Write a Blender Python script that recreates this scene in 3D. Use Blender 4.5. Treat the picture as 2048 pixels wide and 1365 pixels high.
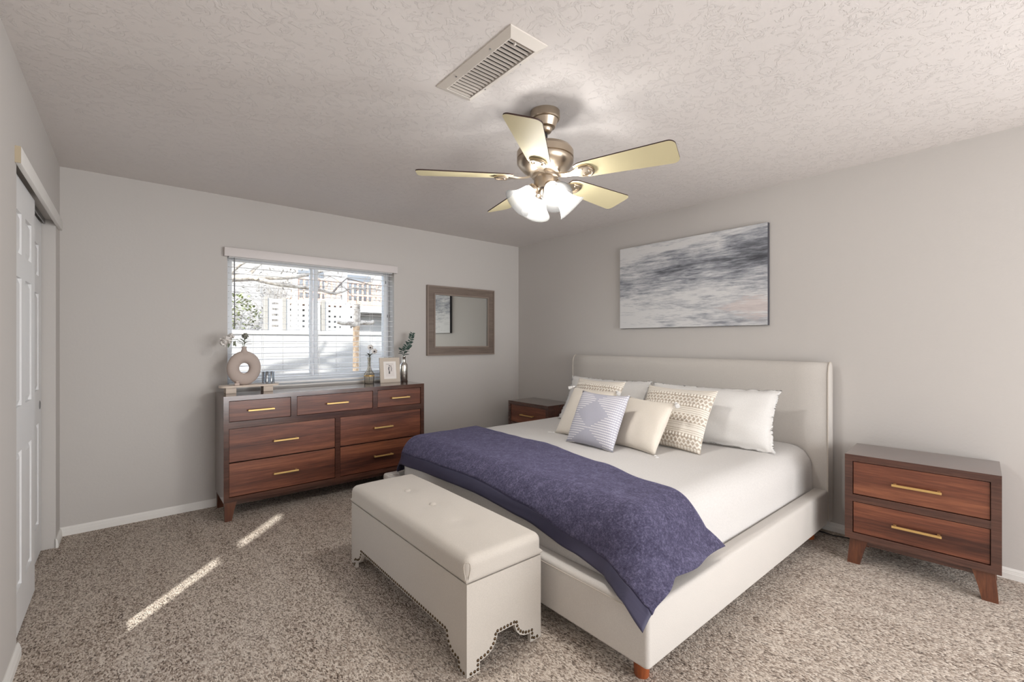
import bpy, bmesh, math, random
from math import sin, cos, pi, radians as R
from mathutils import Vector, Matrix, noise
for o in list(bpy.data.objects): bpy.data.objects.remove(o)
SC = bpy.context.scene
COL = SC.collection
random.seed(7)

# ------------------------------------------------------------------ camera, sky, sun, big lights, exposure
cam_d = bpy.data.cameras.new('camera'); cam = bpy.data.objects.new('camera', cam_d); COL.objects.link(cam)
cam.location = (-3.649, -4.206, 1.289); cam.rotation_euler = (R(90), 0, R(-40.12))
cam_d.sensor_width = 36; cam_d.lens = 36*908/2048; cam_d.clip_start = .02
SC.camera = cam
SC.view_settings.view_transform = 'Standard'; SC.view_settings.look = 'None'
SC.view_settings.exposure = 0.2; SC.view_settings.gamma = 1
SC.view_settings.use_curve_mapping = False
cy = SC.cycles
cy.use_denoising = True
cy.max_bounces = 10; cy.diffuse_bounces = 6; cy.glossy_bounces = 4; cy.transmission_bounces = 6; cy.transparent_max_bounces = 16
cy.sample_clamp_indirect = 6; cy.caustics_reflective = False; cy.caustics_refractive = False

world = bpy.data.worlds.new('world'); SC.world = world; world.use_nodes = True
wn = world.node_tree
sky = wn.nodes.new('ShaderNodeTexSky'); sky.sky_type = 'NISHITA'; sky.sun_disc = False
sky.sun_elevation = R(33); sky.sun_rotation = R(222); sky.air_density = .8
hs = wn.nodes.new('ShaderNodeHueSaturation'); hs.inputs['Saturation'].default_value = .45; wn.links.new(sky.outputs[0], hs.inputs['Color']); wn.links.new(hs.outputs[0], wn.nodes['Background'].inputs[0]); wn.nodes['Background'].inputs[1].default_value = .8

sun_d = bpy.data.lights.new('sun', 'SUN'); sun = bpy.data.objects.new('sun', sun_d); COL.objects.link(sun)
SUN = Vector((.66, .752, -.65)).normalized()
sun.rotation_euler = SUN.to_track_quat('-Z', 'Y').to_euler(); sun_d.energy = 7.0; sun_d.angle = R(1.4); sun_d.color = (1, .96, .9)

def area(name, loc, rot, sx, sy, e, col=(1, 1, 1)):
    d = bpy.data.lights.new(name, 'AREA'); d.shape = 'RECTANGLE'; d.size = sx; d.size_y = sy; d.energy = e; d.color = col
    o = bpy.data.objects.new(name, d); COL.objects.link(o); o.location = loc; o.rotation_euler = rot
    return o
area('rear_fill_light', (-1.7, -6.9, 1.02), (R(90), 0, 0), 3.0, 2.0, 114, (.955, .975, 1))  # fill light added behind the camera; no patio door is built there
area('rear_side_fill_light', (-.04, -6.0, 1.2), (R(90), 0, R(90)), 1.5, 1.2, 46, (.955, .975, 1))  # second added fill, lifts the left wall; no side window exists
pt = area('window_sky_portal', (-2.347, .22, 1.46), (R(-90), 0, 0), 1.40, 1.05, 1); pt.data.cycles.is_portal = True

# ------------------------------------------------------------------ materials
def lin(c):
    return tuple((v/255/12.92 if v <= 10 else ((v/255+.055)/1.055)**2.4) for v in c) + (1,)
class Mat:
    def __init__(s, name, col=None, rough=.6, metal=0, spec=.5):
        s.m = bpy.data.materials.new(name); s.m.use_nodes = True
        s.t = s.m.node_tree; s.b = s.t.nodes['Principled BSDF']
        if col: s.b.inputs['Base Color'].default_value = lin(col)
        s.b.inputs['Roughness'].default_value = rough; s.b.inputs['Metallic'].default_value = metal
        s.b.inputs['Specular IOR Level'].default_value = spec
        s.bump_prev = None; s._co = None
    def n(s, typ, **kw):
        x = s.t.nodes.new(typ)
        for k, v in kw.items():
            if k in x.inputs: x.inputs[k].default_value = v
            else: setattr(x, k, v)
        return x
    def l(s, a, b): s.t.links.new(a, b)
    def co(s, scale=(1, 1, 1), which='Object', rot=(0, 0, 0), loc=(0, 0, 0)):
        c = s.n('ShaderNodeTexCoord'); mp = s.n('ShaderNodeMapping')
        mp.inputs['Scale'].default_value = scale; mp.inputs['Rotation'].default_value = rot; mp.inputs['Location'].default_value = loc
        s.l(c.outputs[which], mp.inputs[0]); return mp.outputs[0]
    def noise(s, vec, scale, detail=3, rough=.5, dist=0):
        x = s.n('ShaderNodeTexNoise'); x.inputs['Scale'].default_value = scale; x.inputs['Detail'].default_value = detail
        x.inputs['Roughness'].default_value = rough; x.inputs['Distortion'].default_value = dist
        s.l(vec, x.inputs['Vector']); return x.outputs['Fac']
    def ramp(s, fac, stops, interp='LINEAR'):
        x = s.n('ShaderNodeValToRGB'); x.color_ramp.interpolation = interp
        e = x.color_ramp.elements
        while len(e) < len(stops): e.new(.5)
        for i, (p, c) in enumerate(stops):
            e[i].position = p; e[i].color = lin(c) if len(c) == 3 else c
        s.l(fac, x.inputs[0]); return x.outputs[0]
    def mix(s, fac, a, b, mode='MIX'):
        x = s.n('ShaderNodeMix'); x.data_type = 'RGBA'; x.blend_type = mode
        for v, i in ((fac, 0), (a, 6), (b, 7)):
            if hasattr(v, 'is_linked'): s.l(v, x.inputs[i])
            elif isinstance(v, (int, float)): x.inputs[i].default_value = v
            else: x.inputs[i].default_value = lin(v)
        return x.outputs[2]
    def math(s, op, a, b=0., c=0.):
        x = s.n('ShaderNodeMath'); x.operation = op
        for i, v in enumerate((a, b, c)):
            if hasattr(v, 'is_linked'): s.l(v, x.inputs[i])
            else: x.inputs[i].default_value = v
        return x.outputs[0]
    def color(s, out): s.l(out, s.b.inputs['Base Color']); return s
    def bump(s, h, strength=.3, dist=.01):
        x = s.n('ShaderNodeBump'); x.inputs['Strength'].default_value = strength; x.inputs['Distance'].default_value = dist
        s.l(h, x.inputs['Height'])
        if s.bump_prev: s.l(s.bump_prev, x.inputs['Normal'])
        s.l(x.outputs[0], s.b.inputs['Normal']); s.bump_prev = x.outputs[0]; return s

def fabric(name, col, col2=None, scale=260, strength=.25, rough=.9, sheen=.15):
    m = Mat(name, col, rough, spec=.25); v = m.co()
    f = m.noise(v, scale, 2)
    m.color(m.mix(f, tuple(max(0, c-9) for c in col), col2 or tuple(min(255, c+8) for c in col)))
    m.b.inputs['Sheen Weight'].default_value = sheen
    m.bump(f, strength, .002); return m.m

m_wall = Mat('wall_paint', (195, 191, 187), .85, spec=.3); v = m_wall.co()
m_wall.bump(m_wall.noise(v, 60, 4), .16, .004); m_wall = m_wall.m
m_ceil = Mat('ceiling_knockdown', (220, 215, 212), .92, spec=.2); v = m_ceil.co()
n1 = m_ceil.noise(v, 19, 6, .66, 1.2)
rr = m_ceil.ramp(n1, [(.53, (0, 0, 0)), (.57, (255, 255, 255))])
m_ceil.bump(rr, .5, .005); m_ceil.bump(m_ceil.noise(v, 90, 3), .12, .003); m_ceil = m_ceil.m
m_trim = Mat('white_trim_paint', (226, 224, 220), .45); m_trim = m_trim.m
m_door = Mat('white_door_paint', (222, 222, 222), .5); v = m_door.co((1, 1, .06)); m_door.bump(m_door.noise(v, 140, 3), .05, .002); m_door = m_door.m
m_rawwood = Mat('raw_wood_end', (176, 162, 138), .8).m
m_vinyl = Mat('white_vinyl', (226, 228, 230), .4).m
m_blind = Mat('white_blind', (232, 232, 232), .5).m
m_dark = Mat('gap_shade', (22, 20, 20), .9).m  # near-black colour for the shade in drawer gaps and behind vent louvers
m_black = Mat('black_plastic', (18, 18, 18), .5).m
m_steel = Mat('track_steel', (150, 150, 150), .4, .8).m

# carpet
m_carpet = Mat('speckled_carpet', rough=.97, spec=.1); v = m_carpet.co()
va = m_carpet.co((1, .5, 1), rot=(0, 0, R(38)))
vo = m_carpet.n('ShaderNodeTexVoronoi'); vo.inputs['Scale'].default_value = 215; m_carpet.l(va, vo.inputs['Vector'])
sc_ = m_carpet.n('ShaderNodeSeparateColor'); m_carpet.l(vo.outputs['Color'], sc_.inputs[0])
f1 = vo.outputs['Distance']; f3 = m_carpet.noise(v, 30, 3, .6)
fs = m_carpet.math('ADD', m_carpet.math('MULTIPLY', sc_.outputs[0], .8), m_carpet.math('MULTIPLY', f3, .4))
c2 = m_carpet.ramp(fs, [(.20, (84, 71, 62)), (.36, (134, 119, 106)), (.62, (174, 160, 147)), (.95, (206, 195, 183))])
vs = m_carpet.co((2.2, .28, 1), rot=(0, 0, R(-20)))
streak = m_carpet.ramp(m_carpet.noise(vs, 3, 2), [(.42, (0, 0, 0)), (.62, (255, 255, 255))])
c3 = m_carpet.mix(m_carpet.math('MULTIPLY', streak, .12), c2, (235, 226, 214))
m_carpet.color(c3); m_carpet.bump(m_carpet.math('MULTIPLY', f1, -1.), .6, .006); m_carpet.bump(f3, .4, .02)
m_carpet.b.inputs['Sheen Weight'].default_value = .1; m_carpet = m_carpet.m

def wood(name, dark, mid, light, axis='x', rough=.38, grain=1.0, off=0, coat=.25, band=.5):
    m = Mat(name, rough=rough); sc = {'x': (.35, 3.2, 6.0), 'z': (4.0, 4.0, .35), 'y': (6, .35, 6)}[axis]
    v = m.co(sc, loc=(off, off*.7, off*1.3))
    big = m.noise(v, 1.7*grain, 4, .6, .6); fine = m.noise(v, 16*grain, 5, .65, .3)
    f = m.math('ADD', m.math('MULTIPLY', big, band+.1), m.math('MULTIPLY', fine, .9-band))
    m.color(m.ramp(f, [(.32, dark), (.48, mid), (.66, light)]))
    m.bump(fine, .05, .002); m.b.inputs['Coat Weight'].default_value = coat; m.b.inputs['Coat Roughness'].default_value = .12
    return m.m
m_walnut = wood('walnut_frame', (50, 30, 25), (74, 46, 38), (96, 62, 50), 'x', band=.35, rough=.2, coat=.8)
m_walnut_d = wood('walnut_drawer_face', (62, 33, 25), (106, 60, 43), (148, 92, 65), 'x', off=3.1)
m_walnut_leg = wood('walnut_leg', (58, 30, 20), (92, 52, 34), (118, 72, 46), 'z', band=.35)
m_brass = Mat('brushed_brass', (222, 186, 122), .42, .75).m
m_nickel = Mat('brushed_nickel', (190, 176, 158), .3, 1); m_nickel.bump(m_nickel.noise(m_nickel.co((1, 1, 12)), 60, 2), .05, .001); m_nickel = m_nickel.m
m_maple = Mat('pale_maple', (206, 196, 158), .55).m
m_bladeedge = Mat('dark_blade_edge', (56, 34, 26), .5).m

m_linen = fabric('oatmeal_linen', (194, 189, 183))
m_bench = fabric('beige_linen', (188, 181, 172))
m_white = fabric('white_cotton', (213, 211, 208), scale=160, strength=.12)
m_duvet = fabric('white_duvet', (199, 196, 193), scale=120, strength=.12)
m_cream = fabric('cream_cotton', (218, 210, 198), scale=240, strength=.3)
m_yarn = fabric('cream_yarn', (224, 218, 208), scale=300, strength=.4)
m_gap_shade = fabric('tan_gap_shade', (180, 168, 154), scale=300, strength=.4)  # tan ground, darkened to carry the shade between the yarn rows
m_pipe = fabric('linen_piping', (188, 180, 170))
m_orange = wood('orange_leg_wood', (120, 58, 26), (150, 78, 38), (172, 96, 52), 'z')
m_nail = Mat('antique_brass_nail', (92, 76, 58), .35, 1).m

m_fleece = Mat('navy_fleece', rough=.95, spec=.15); v = m_fleece.co()
fa = m_fleece.noise(v, 26, 5, .7, .8); fb = m_fleece.noise(v, 110, 3, .75)
ff = m_fleece.math('ADD', m_fleece.math('MULTIPLY', fa, .45), m_fleece.math('MULTIPLY', fb, .55))
m_fleece.color(m_fleece.ramp(ff, [(.36, (54, 51, 70)), (.5, (74, 71, 93)), (.64, (104, 101, 126))]))
m_fleece.b.inputs['Sheen Weight'].default_value = .28; m_fleece.b.inputs['Sheen Roughness'].default_value = .45
m_fleece.b.inputs['Sheen Tint'].default_value = lin((170, 165, 205))
m_fleece.bump(fb, .7, .006); m_fleece.bump(fa, .2, .012); m_fleece = m_fleece.m
m_band = Mat('navy_satin_band', (60, 58, 80), .6, spec=.4); m_band.bump(m_band.noise(m_band.co((14, 3, 3)), 4, 3), .3, .006); m_band = m_band.m

# painting: abstract horizontal brush strokes, greys with a blush corner (local y = width, z = height)
mp_ = Mat('abstract_canvas', rough=.75); v = mp_.co((1, .85, 4.2))
a1 = mp_.noise(v, 1.9, 8, .62, .7); a2 = mp_.noise(mp_.co((1, 2.2, 17), loc=(3, 1, 2)), 2.2, 6, .7, .4)
sep = mp_.n('ShaderNodeSeparateXYZ'); mp_.l(mp_.co(), sep.inputs[0]); Y, Z = sep.outputs[1], sep.outputs[2]
# darker belt across the upper half, light belt in the middle
belt = mp_.math('SUBTRACT', 1., mp_.math('MINIMUM', mp_.math('MULTIPLY', mp_.math('ABSOLUTE', mp_.math('ADD', mp_.math('ADD', Z, mp_.math('MULTIPLY', Y, .10)), -.50)), 5.0), 1.))
lo = mp_.math('SUBTRACT', 1., mp_.math('MINIMUM', mp_.math('MULTIPLY', mp_.math('ABSOLUTE', mp_.math('ADD', Z, -.12)), 9.), 1.))
rt = mp_.math('MULTIPLY', Y, .16)
a3 = mp_.noise(mp_.co((6, 6, 60), loc=(7, 2, 5)), 1.6, 4, .7)
f = mp_.math('ADD', mp_.math('ADD', mp_.math('MULTIPLY', a1, .55), mp_.math('MULTIPLY', a2, .62)), mp_.math('MULTIPLY', a3, .30))
f = mp_.math('ADD', f, mp_.math('MULTIPLY', mp_.math('MULTIPLY', belt, mp_.noise(mp_.co((1.5, 1.5, 3), loc=(1, 9, 4)), 1.3, 3)), -.52)); f = mp_.math('ADD', f, mp_.math('MULTIPLY', rt, .55)); f = mp_.math('ADD', f, mp_.math('MULTIPLY', lo, -.0))
f = mp_.math('ADD', f, -.085)
f = mp_.math('MULTIPLY', f, 1.0)
c = mp_.ramp(f, [(.28, (70, 71, 77)), (.40, (112, 115, 122)), (.50, (152, 155, 162)), (.58, (184, 186, 190)), (.68, (214, 214, 214))])
bd = mp_.math('ADD', mp_.math('MULTIPLY', mp_.math('ABSOLUTE', mp_.math('ADD', Y, .58)), 2.6), mp_.math('MULTIPLY', mp_.math('ABSOLUTE', mp_.math('ADD', Z, -.15)), 9.))
bd = mp_.math('ADD', bd, mp_.math('MULTIPLY', mp_.math('ADD', a2, -.5), 3.2))
bl = mp_.math('MINIMUM', mp_.math('MAXIMUM', mp_.math('MULTIPLY', mp_.math('SUBTRACT', .95, bd), 2.2), 0.), 1.)
mp_.color(mp_.mix(mp_.math('MULTIPLY', bl, .7), c, (212, 199, 195)))
mp_.bump(a2, .25, .004); m_paint = mp_.m
m_canvas_edge = Mat('canvas_edge', (70, 70, 76), .8).m
m_mframe = wood('taupe_frame_wood', (92, 80, 72), (112, 98, 88), (128, 114, 104), 'x', rough=.45, band=.3)
m_mframe_l = Mat('taupe_frame_bead', (136, 122, 112), .4).m
m_mirror = Mat('mirror_silver', (236, 240, 238), .0, 1).m
m_vent = Mat('vent_enamel', (214, 208, 200), .45).m
m_louver = Mat('grey_louver', (168, 160, 152), .6).m  # louvers in a darker grey-brown than the flange
m_clay = Mat('taupe_matte_ceramic', (182, 168, 160), .85, spec=.2); m_clay.bump(m_clay.noise(m_clay.co(), 90, 3), .15, .002); m_clay = m_clay.m
m_tray = Mat('washed_pale_wood', (212, 198, 184), .7); m_tray.bump(m_tray.noise(m_tray.co((2, 20, 20)), 6, 3), .1, .002); m_tray = m_tray.m
m_pink = Mat('pale_blush_stone', (206, 188, 178), .8).m
m_silver = Mat('mercury_silver_glass', (228, 226, 220), .22, 1).m
m_frame_b = Mat('beige_frame', (196, 184, 170), .6).m
m_mat = Mat('picture_mat', (236, 232, 228), .8).m
m_paper = Mat('print_paper', (228, 222, 218), .8).m
m_ink = Mat('grey_ink', (92, 90, 92), .8).m
m_leafd = Mat('eucalyptus_leaf', (62, 84, 76), .6).m
m_leafg = Mat('sage_leaf', (120, 126, 108), .7).m
m_petal = Mat('white_petal', (228, 224, 220), .7).m
m_core = Mat('flower_centre', (44, 38, 44), .7).m
m_tie = Mat('twine', (150, 128, 98), .9).m

def glass_like(name, tint, op, rough=.03, spec=.2):
    m = bpy.data.materials.new(name); m.use_nodes = True; t = m.node_tree; t.nodes.clear()
    o = t.nodes.new('ShaderNodeOutputMaterial'); tr = t.nodes.new('ShaderNodeBsdfTransparent'); tr.inputs[0].default_value = lin(tint)
    gl = t.nodes.new('ShaderNodeBsdfGlossy'); gl.inputs['Roughness'].default_value = rough
    fr = t.nodes.new('ShaderNodeLayerWeight'); fr.inputs[0].default_value = spec
    mx = t.nodes.new('ShaderNodeMixShader'); t.links.new(fr.outputs['Fresnel'], mx.inputs[0]); t.links.new(tr.outputs[0], mx.inputs[1]); t.links.new(gl.outputs[0], mx.inputs[2])
    last = mx.outputs[0]
    if op:
        df = t.nodes.new('ShaderNodeBsdfDiffuse'); df.inputs[0].default_value = lin(tint)
        m2 = t.nodes.new('ShaderNodeMixShader'); m2.inputs[0].default_value = op; t.links.new(last, m2.inputs[1]); t.links.new(df.outputs[0], m2.inputs[2]); last = m2.outputs[0]
    t.links.new(last, o.inputs[0]); return m
m_pane = glass_like('window_glass', (250, 252, 252), 0, .0, .06)
m_smoke = glass_like('smoky_glass', (241, 238, 233), .04, .04, .12)
m_ribglass = glass_like('ribbed_grey_glass', (234, 237, 240), .04, .05, .12)

m_ribsilver = Mat('ribbed_mirror_strip', (176, 182, 188), .12, 1).m
def shade_mat():
    m = bpy.data.materials.new('frosted_white_glass'); m.use_nodes = True; t = m.node_tree; t.nodes.clear()
    o = t.nodes.new('ShaderNodeOutputMaterial'); tr = t.nodes.new('ShaderNodeBsdfTransparent'); tl = t.nodes.new('ShaderNodeBsdfTranslucent'); df = t.nodes.new('ShaderNodeBsdfDiffuse')
    tl.inputs[0].default_value = (.07, .0695, .068, 1); df.inputs[0].default_value = (.05, .05, .0495, 1)
    a = t.nodes.new('ShaderNodeMixShader'); a.inputs[0].default_value = .3; t.links.new(tl.outputs[0], a.inputs[1]); t.links.new(df.outputs[0], a.inputs[2])
    b = t.nodes.new('ShaderNodeMixShader'); b.inputs[0].default_value = .18; t.links.new(a.outputs[0], b.inputs[1]); t.links.new(tr.outputs[0], b.inputs[2])
    t.links.new(b.outputs[0], o.inputs[0]); return m
m_shade = shade_mat()
def bulb_mat():
    m = bpy.data.materials.new('lit_bulb'); m.use_nodes = True; t = m.node_tree; t.nodes.clear()
    o = t.nodes.new('ShaderNodeOutputMaterial'); e = t.nodes.new('ShaderNodeEmission'); e.inputs[0].default_value = (1, .95, .86, 1); e.inputs[1].default_value = 1.2
    tr = t.nodes.new('ShaderNodeBsdfTransparent'); a = t.nodes.new('ShaderNodeAddShader')
    t.links.new(e.outputs[0], a.inputs[0]); t.links.new(tr.outputs[0], a.inputs[1]); t.links.new(a.outputs[0], o.inputs[0]); return m
m_bulb = bulb_mat()

# ------------------------------------------------------------------ mesh helpers
class MB:
    def __init__(s): s.bm = bmesh.new()
    def box(s, lo, hi, bev=0, seg=2, mi=0):
        vs = [s.bm.verts.new((x, y, z)) for x in (lo[0], hi[0]) for y in (lo[1], hi[1]) for z in (lo[2], hi[2])]
        fs = [s.bm.faces.new([vs[i] for i in q]) for q in ((0, 1, 3, 2), (4, 6, 7, 5), (0, 4, 5, 1), (2, 3, 7, 6), (0, 2, 6, 4), (1, 5, 7, 3))]
        for f in fs: f.material_index = mi
        if bev:
            es = list({e for f in fs for e in f.edges})
            bmesh.ops.bevel(s.bm, geom=es, offset=bev, segments=seg, profile=.5, affect='EDGES')
        return s
    def hexa(s, bot, top):
        b = [s.bm.verts.new(p) for p in bot]; t = [s.bm.verts.new(p) for p in top]; n = len(b)
        s.bm.faces.new(b[::-1]); s.bm.faces.new(t)
        for i in range(n): s.bm.faces.new((b[i], b[(i+1) % n], t[(i+1) % n], t[i]))
        return s
    def prism(s, pts, off, mi=0):
        off = Vector(off); a = [s.bm.verts.new(p) for p in pts]; b = [s.bm.verts.new(Vector(p)+off) for p in pts]; n = len(a)
        fs = [s.bm.faces.new(a), s.bm.faces.new(b[::-1])]
        for i in range(n): fs.append(s.bm.faces.new((a[(i+1) % n], a[i], b[i], b[(i+1) % n])))
        for f in fs: f.material_index = mi
        return s
    def lathe(s, prof, c=(0, 0, 0), seg=32, M=None, cap=True):
        rings = []
        for r, z in prof:
            ring = []
            for k in range(seg):
                p = Vector((r*cos(2*pi*k/seg), r*sin(2*pi*k/seg), z))
                if M is not None: p = M @ p
                ring.append(s.bm.verts.new(p+Vector(c)))
            rings.append(ring)
        for a, b in zip(rings, rings[1:]):
            for k in range(seg): s.bm.faces.new((a[k], a[(k+1) % seg], b[(k+1) % seg], b[k]))
        if cap:
            s.bm.faces.new(rings[0][::-1]); s.bm.faces.new(rings[-1])
        return s
    def tube(s, pts, r, seg=8, cap=True):
        pts = [Vector(p) for p in pts]; rr = r if isinstance(r, (list, tuple)) else [r]*len(pts)
        rings = []; prev = None
        for i, p in enumerate(pts):
            d = (pts[min(i+1, len(pts)-1)]-pts[max(i-1, 0)]).normalized()
            if prev is None:
                u = d.orthogonal().normalized()
            else:
                u = (prev-d*prev.dot(d)); u = u.normalized() if u.length > 1e-6 else d.orthogonal().normalized()
            prev = u; w = d.cross(u)
            rings.append([s.bm.verts.new(p+(u*cos(2*pi*k/seg)+w*sin(2*pi*k/seg))*rr[i]) for k in range(seg)])
        for a, b in zip(rings, rings[1:]):
            for k in range(seg): s.bm.faces.new((a[k], a[(k+1) % seg], b[(k+1) % seg], b[k]))
        if cap: s.bm.faces.new(rings[0][::-1]); s.bm.faces.new(rings[-1])
        return s
    def grid(s, fn, nu, nv, uv=False, mif=None):
        V = [[s.bm.verts.new(fn(i/nu, j/nv)) for j in range(nv+1)] for i in range(nu+1)]
        L = s.bm.loops.layers.uv.verify() if uv else None
        for i in range(nu):
            for j in range(nv):
                f = s.bm.faces.new((V[i][j], V[i+1][j], V[i+1][j+1], V[i][j+1]))
                if L:
                    for lp, (a, b) in zip(f.loops, ((i, j), (i+1, j), (i+1, j+1), (i, j+1))): lp[L].uv = (a/nu, b/nv)
                if mif: f.material_index = mif((i+.5)/nu, (j+.5)/nv)
        return s
    def ball(s, c, r, sx=1, sy=1, sz=1, u=12, v=8):
        M = Matrix.Translation(c) @ Matrix.Diagonal((r*sx, r*sy, r*sz, 1))
        bmesh.ops.create_uvsphere(s.bm, u_segments=u, v_segments=v, radius=1, matrix=M); return s
    def leaf(s, c, d, up, L, W, curl=.15):
        d = Vector(d).normalized(); sd = d.cross(Vector(up)).normalized(); n = sd.cross(d)
        prof = [(0, .12), (.25, .8), (.5, 1), (.75, .75), (1, .05)]
        V = []
        for t, w in prof:
            p = Vector(c)+d*L*t+n*(-curl*L*t*t)
            V.append([s.bm.verts.new(p+sd*W/2*w+n*W*.15), s.bm.verts.new(p), s.bm.verts.new(p-sd*W/2*w+n*W*.15)])
        for a, b in zip(V, V[1:]):
            s.bm.faces.new((a[0], a[1], b[1], b[0])); s.bm.faces.new((a[1], a[2], b[2], b[1]))
        return s
    def build(s, name, mats, parent=None, base=None, smooth=35, merge=False):
        if merge: bmesh.ops.remove_doubles(s.bm, verts=s.bm.verts, dist=1e-5)
        bmesh.ops.recalc_face_normals(s.bm, faces=s.bm.faces)
        org = Vector(base) if base is not None else (root_loc(parent) if parent is not None else Vector())
        bmesh.ops.translate(s.bm, verts=s.bm.verts, vec=-org)
        me = bpy.data.meshes.new(name); s.bm.to_mesh(me); s.bm.free()
        for m in (mats if isinstance(mats, (list, tuple)) else [mats]): me.materials.append(m)
        if smooth is not None:
            me.polygons.foreach_set('use_smooth', [True]*len(me.polygons))
            if smooth < 180: me.set_sharp_from_angle(angle=R(smooth))
        o = bpy.data.objects.new(name, me); COL.objects.link(o)
        if parent is not None: o.parent = parent
        elif base is not None: o.location = base
        return o
def root_loc(o):
    if o.get('local_build'): return Vector()
    return Vector(o.location) if o.parent is None else root_loc(o.parent)
def tag(o, label=None, cat=None, group=None, kind=None):
    if label: o['label'] = label
    if cat: o['category'] = cat
    if group: o['group'] = group
    if kind: o['kind'] = kind
    return o
def thing(name, loc, label, cat, group=None, rz=0):
    o = bpy.data.objects.new(name, None); COL.objects.link(o); o.location = loc; o.rotation_euler = (0, 0, rz); o.empty_display_size = .05
    return tag(o, label, cat, group)
def struct(o): o['kind'] = 'structure'; return o
def copy_tree(o, parent=None):
    c = o.copy(); COL.objects.link(c)
    if parent is not None: c.parent = parent
    for ch in o.children: copy_tree(ch, c)
    return c

# ------------------------------------------------------------------ room shell
H = 2.44; WX0, WX1, WZ0, WZ1 = -3.055, -1.638, .915, 2.0
struct(MB().box((-4.9, -7.2, -.06), (.2, .2, 0)).build('floor', m_carpet))
struct(MB().box((-4.9, -7.2, H), (.2, .2, H+.12)).build('ceiling', m_ceil))
w = MB(); w.box((-4.9, 0, 0), (WX0, .2, H)).box((WX1, 0, 0), (.2, .2, H)).box((WX0, 0, 0), (WX1, .2, WZ0)).box((WX0, 0, WZ1), (WX1, .2, H))
struct(w.build('wall_back', m_wall))
struct(MB().box((0, -7.2, 0), (.2, 0, H)).build('wall_right', m_wall))
struct(MB().box((-4.9, -7.2, 0), (0, -7.0, H)).build('wall_rear', m_wall))
# left wall: closet opening y -1.50..-.21, slim unseen slit added for the sun streak near y -1.95
OY0, OY1, OZ = -1.50, -.21, 2.04
w = MB(); w.box((-4.12, OY1, 0), (-4, 0, H)).box((-4.12, OY0, OZ), (-4, OY1, H))
SL0, SL1, SZ0, SZ1 = -2.10, -1.862, .34, 1.30
w.box((-4.12, SL1, 0), (-4, OY0, H)).box((-4.12, -7, 0), (-4, SL0, H)).box((-4.12, SL0, 0), (-4, SL1, SZ0)).box((-4.12, SL0, SZ1), (-4, SL1, H))
struct(w.build('wall_left', m_wall))
w = struct(thing('added_sun_slit', (-4.06, -1.966, .34), None, None))
MB().box((-4.09, SL0, .83), (-4.03, SL1, .90)).build('muntin', m_vinyl, w)  # bar placed to break the sun streak on the carpet
MB().box((-4.065, SL0, SZ0), (-4.061, SL1, .83)).box((-4.065, SL0, .90), (-4.061, SL1, SZ1)).build('pane', m_pane, w)
w = MB(); w.box((-4.9, -1.62, 0), (-4.86, -.1, H)).box((-4.86, -1.62, 0), (-4.12, -1.58, H)).box((-4.86, -.14, 0), (-4.12, -.1, H))
struct(w.build('wall_closet', m_wall))

def baseboard(name, pts, inward):
    # pts: two floor points on the wall face, inward normal
    a, b = Vector(pts[0]+(0,)), Vector(pts[1]+(0,)); n = Vector(inward+(0,))
    prof = [(0, 0), (.013, 0), (.013, .030), (.011, .034), (.011, .038), (.0095, .041), (.0095, .046), (.007, .052), (.003, .058), (0, .058)]
    pr = [a+n*x+Vector((0, 0, z)) for x, z in prof]
    return struct(MB().prism(pr, b-a).build(name, m_trim, smooth=None))
baseboard('baseboard_back', ((-4, 0), (0, 0)), (0, -1))
baseboard('baseboard_right', ((0, -7), (0, -.013)), (-1, 0))
baseboard('baseboard_left', ((-4, -7), (-4, OY0+.012)), (1, 0))
baseboard('baseboard_left_corner', ((-4, OY1-.012), (-4, -.013)), (1, 0))
# closet header trim with raw end, track, and side stop
t = MB(); t.box((-4.0, OY0-.03, OZ-.035), (-3.982, -.07, 2.075), .003)
struct(t.build('trim_1', m_trim))
t = MB(); t.box((-4.0, OY0-.036, OZ-.034), (-3.983, OY0-.0301, 2.073)); struct(t.build('trim_2', m_rawwood))
t = MB(); t.box((-4.052, OY0, 2.012), (-4.046, OY1, OZ)).box((-4.09, OY0, 2.012), (-4.084, OY1, OZ)); struct(t.build('trim_3', m_steel))

def panel_door(name, x, y0, y1, pull_y):
    d = struct(thing(name, (x, (y0+y1)/2, 0), None, None))
    T = .030; z0, z1 = .012, 2.008; W = y1-y0
    st = .105*W/.65; mid = .10*W/.65
    cols = [(y0+st, y0+(W-mid)/2), (y0+(W+mid)/2, y1-st)]
    rows = [(.20, .80), (1.0, 1.57), (1.675, 1.86)]
    m = MB(); xf = x
    m.box((x-T, y0, z0), (x-.012, y1, z1))
    ys = [y0, cols[0][0], cols[0][1], cols[1][0], cols[1][1], y1]; zs = [z0, .20, .80, 1.0, 1.57, 1.675, 1.86, z1]
    for i in range(5):
        for j in range(7):
            if i in (1, 3) and j in (1, 3, 5): continue
            m.box((x-.012, ys[i], zs[j]), (x, ys[i+1], zs[j+1]))
    for a, b in cols:
        for c, e in rows:
            q = .028
            m.hexa([(x-.012, a+.004, c+.004), (x-.012, b-.004, c+.004), (x-.012, b-.004, e-.004), (x-.012, a+.004, e-.004)],
                   [(x-.003, a+q, c+q), (x-.003, b-q, c+q), (x-.003, b-q, e-q), (x-.003, a+q, e-q)])
    m.build('panel_leaf', m_door, d, smooth=None, merge=True)
    M = Matrix.Rotation(R(90), 3, 'Y')
    MB().lathe([(.027, -.002), (.027, .001), (.022, .0025), (.020, .0005), (.0001, .0005)], (x, pull_y, .905), 20, M).build('finger_pull', m_steel, d)
    return d
panel_door('door_1', -4.02, -1.495, -.85, -1.40)
panel_door('door_2', -4.062, -.875, OY1-.012, -.285)

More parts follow.
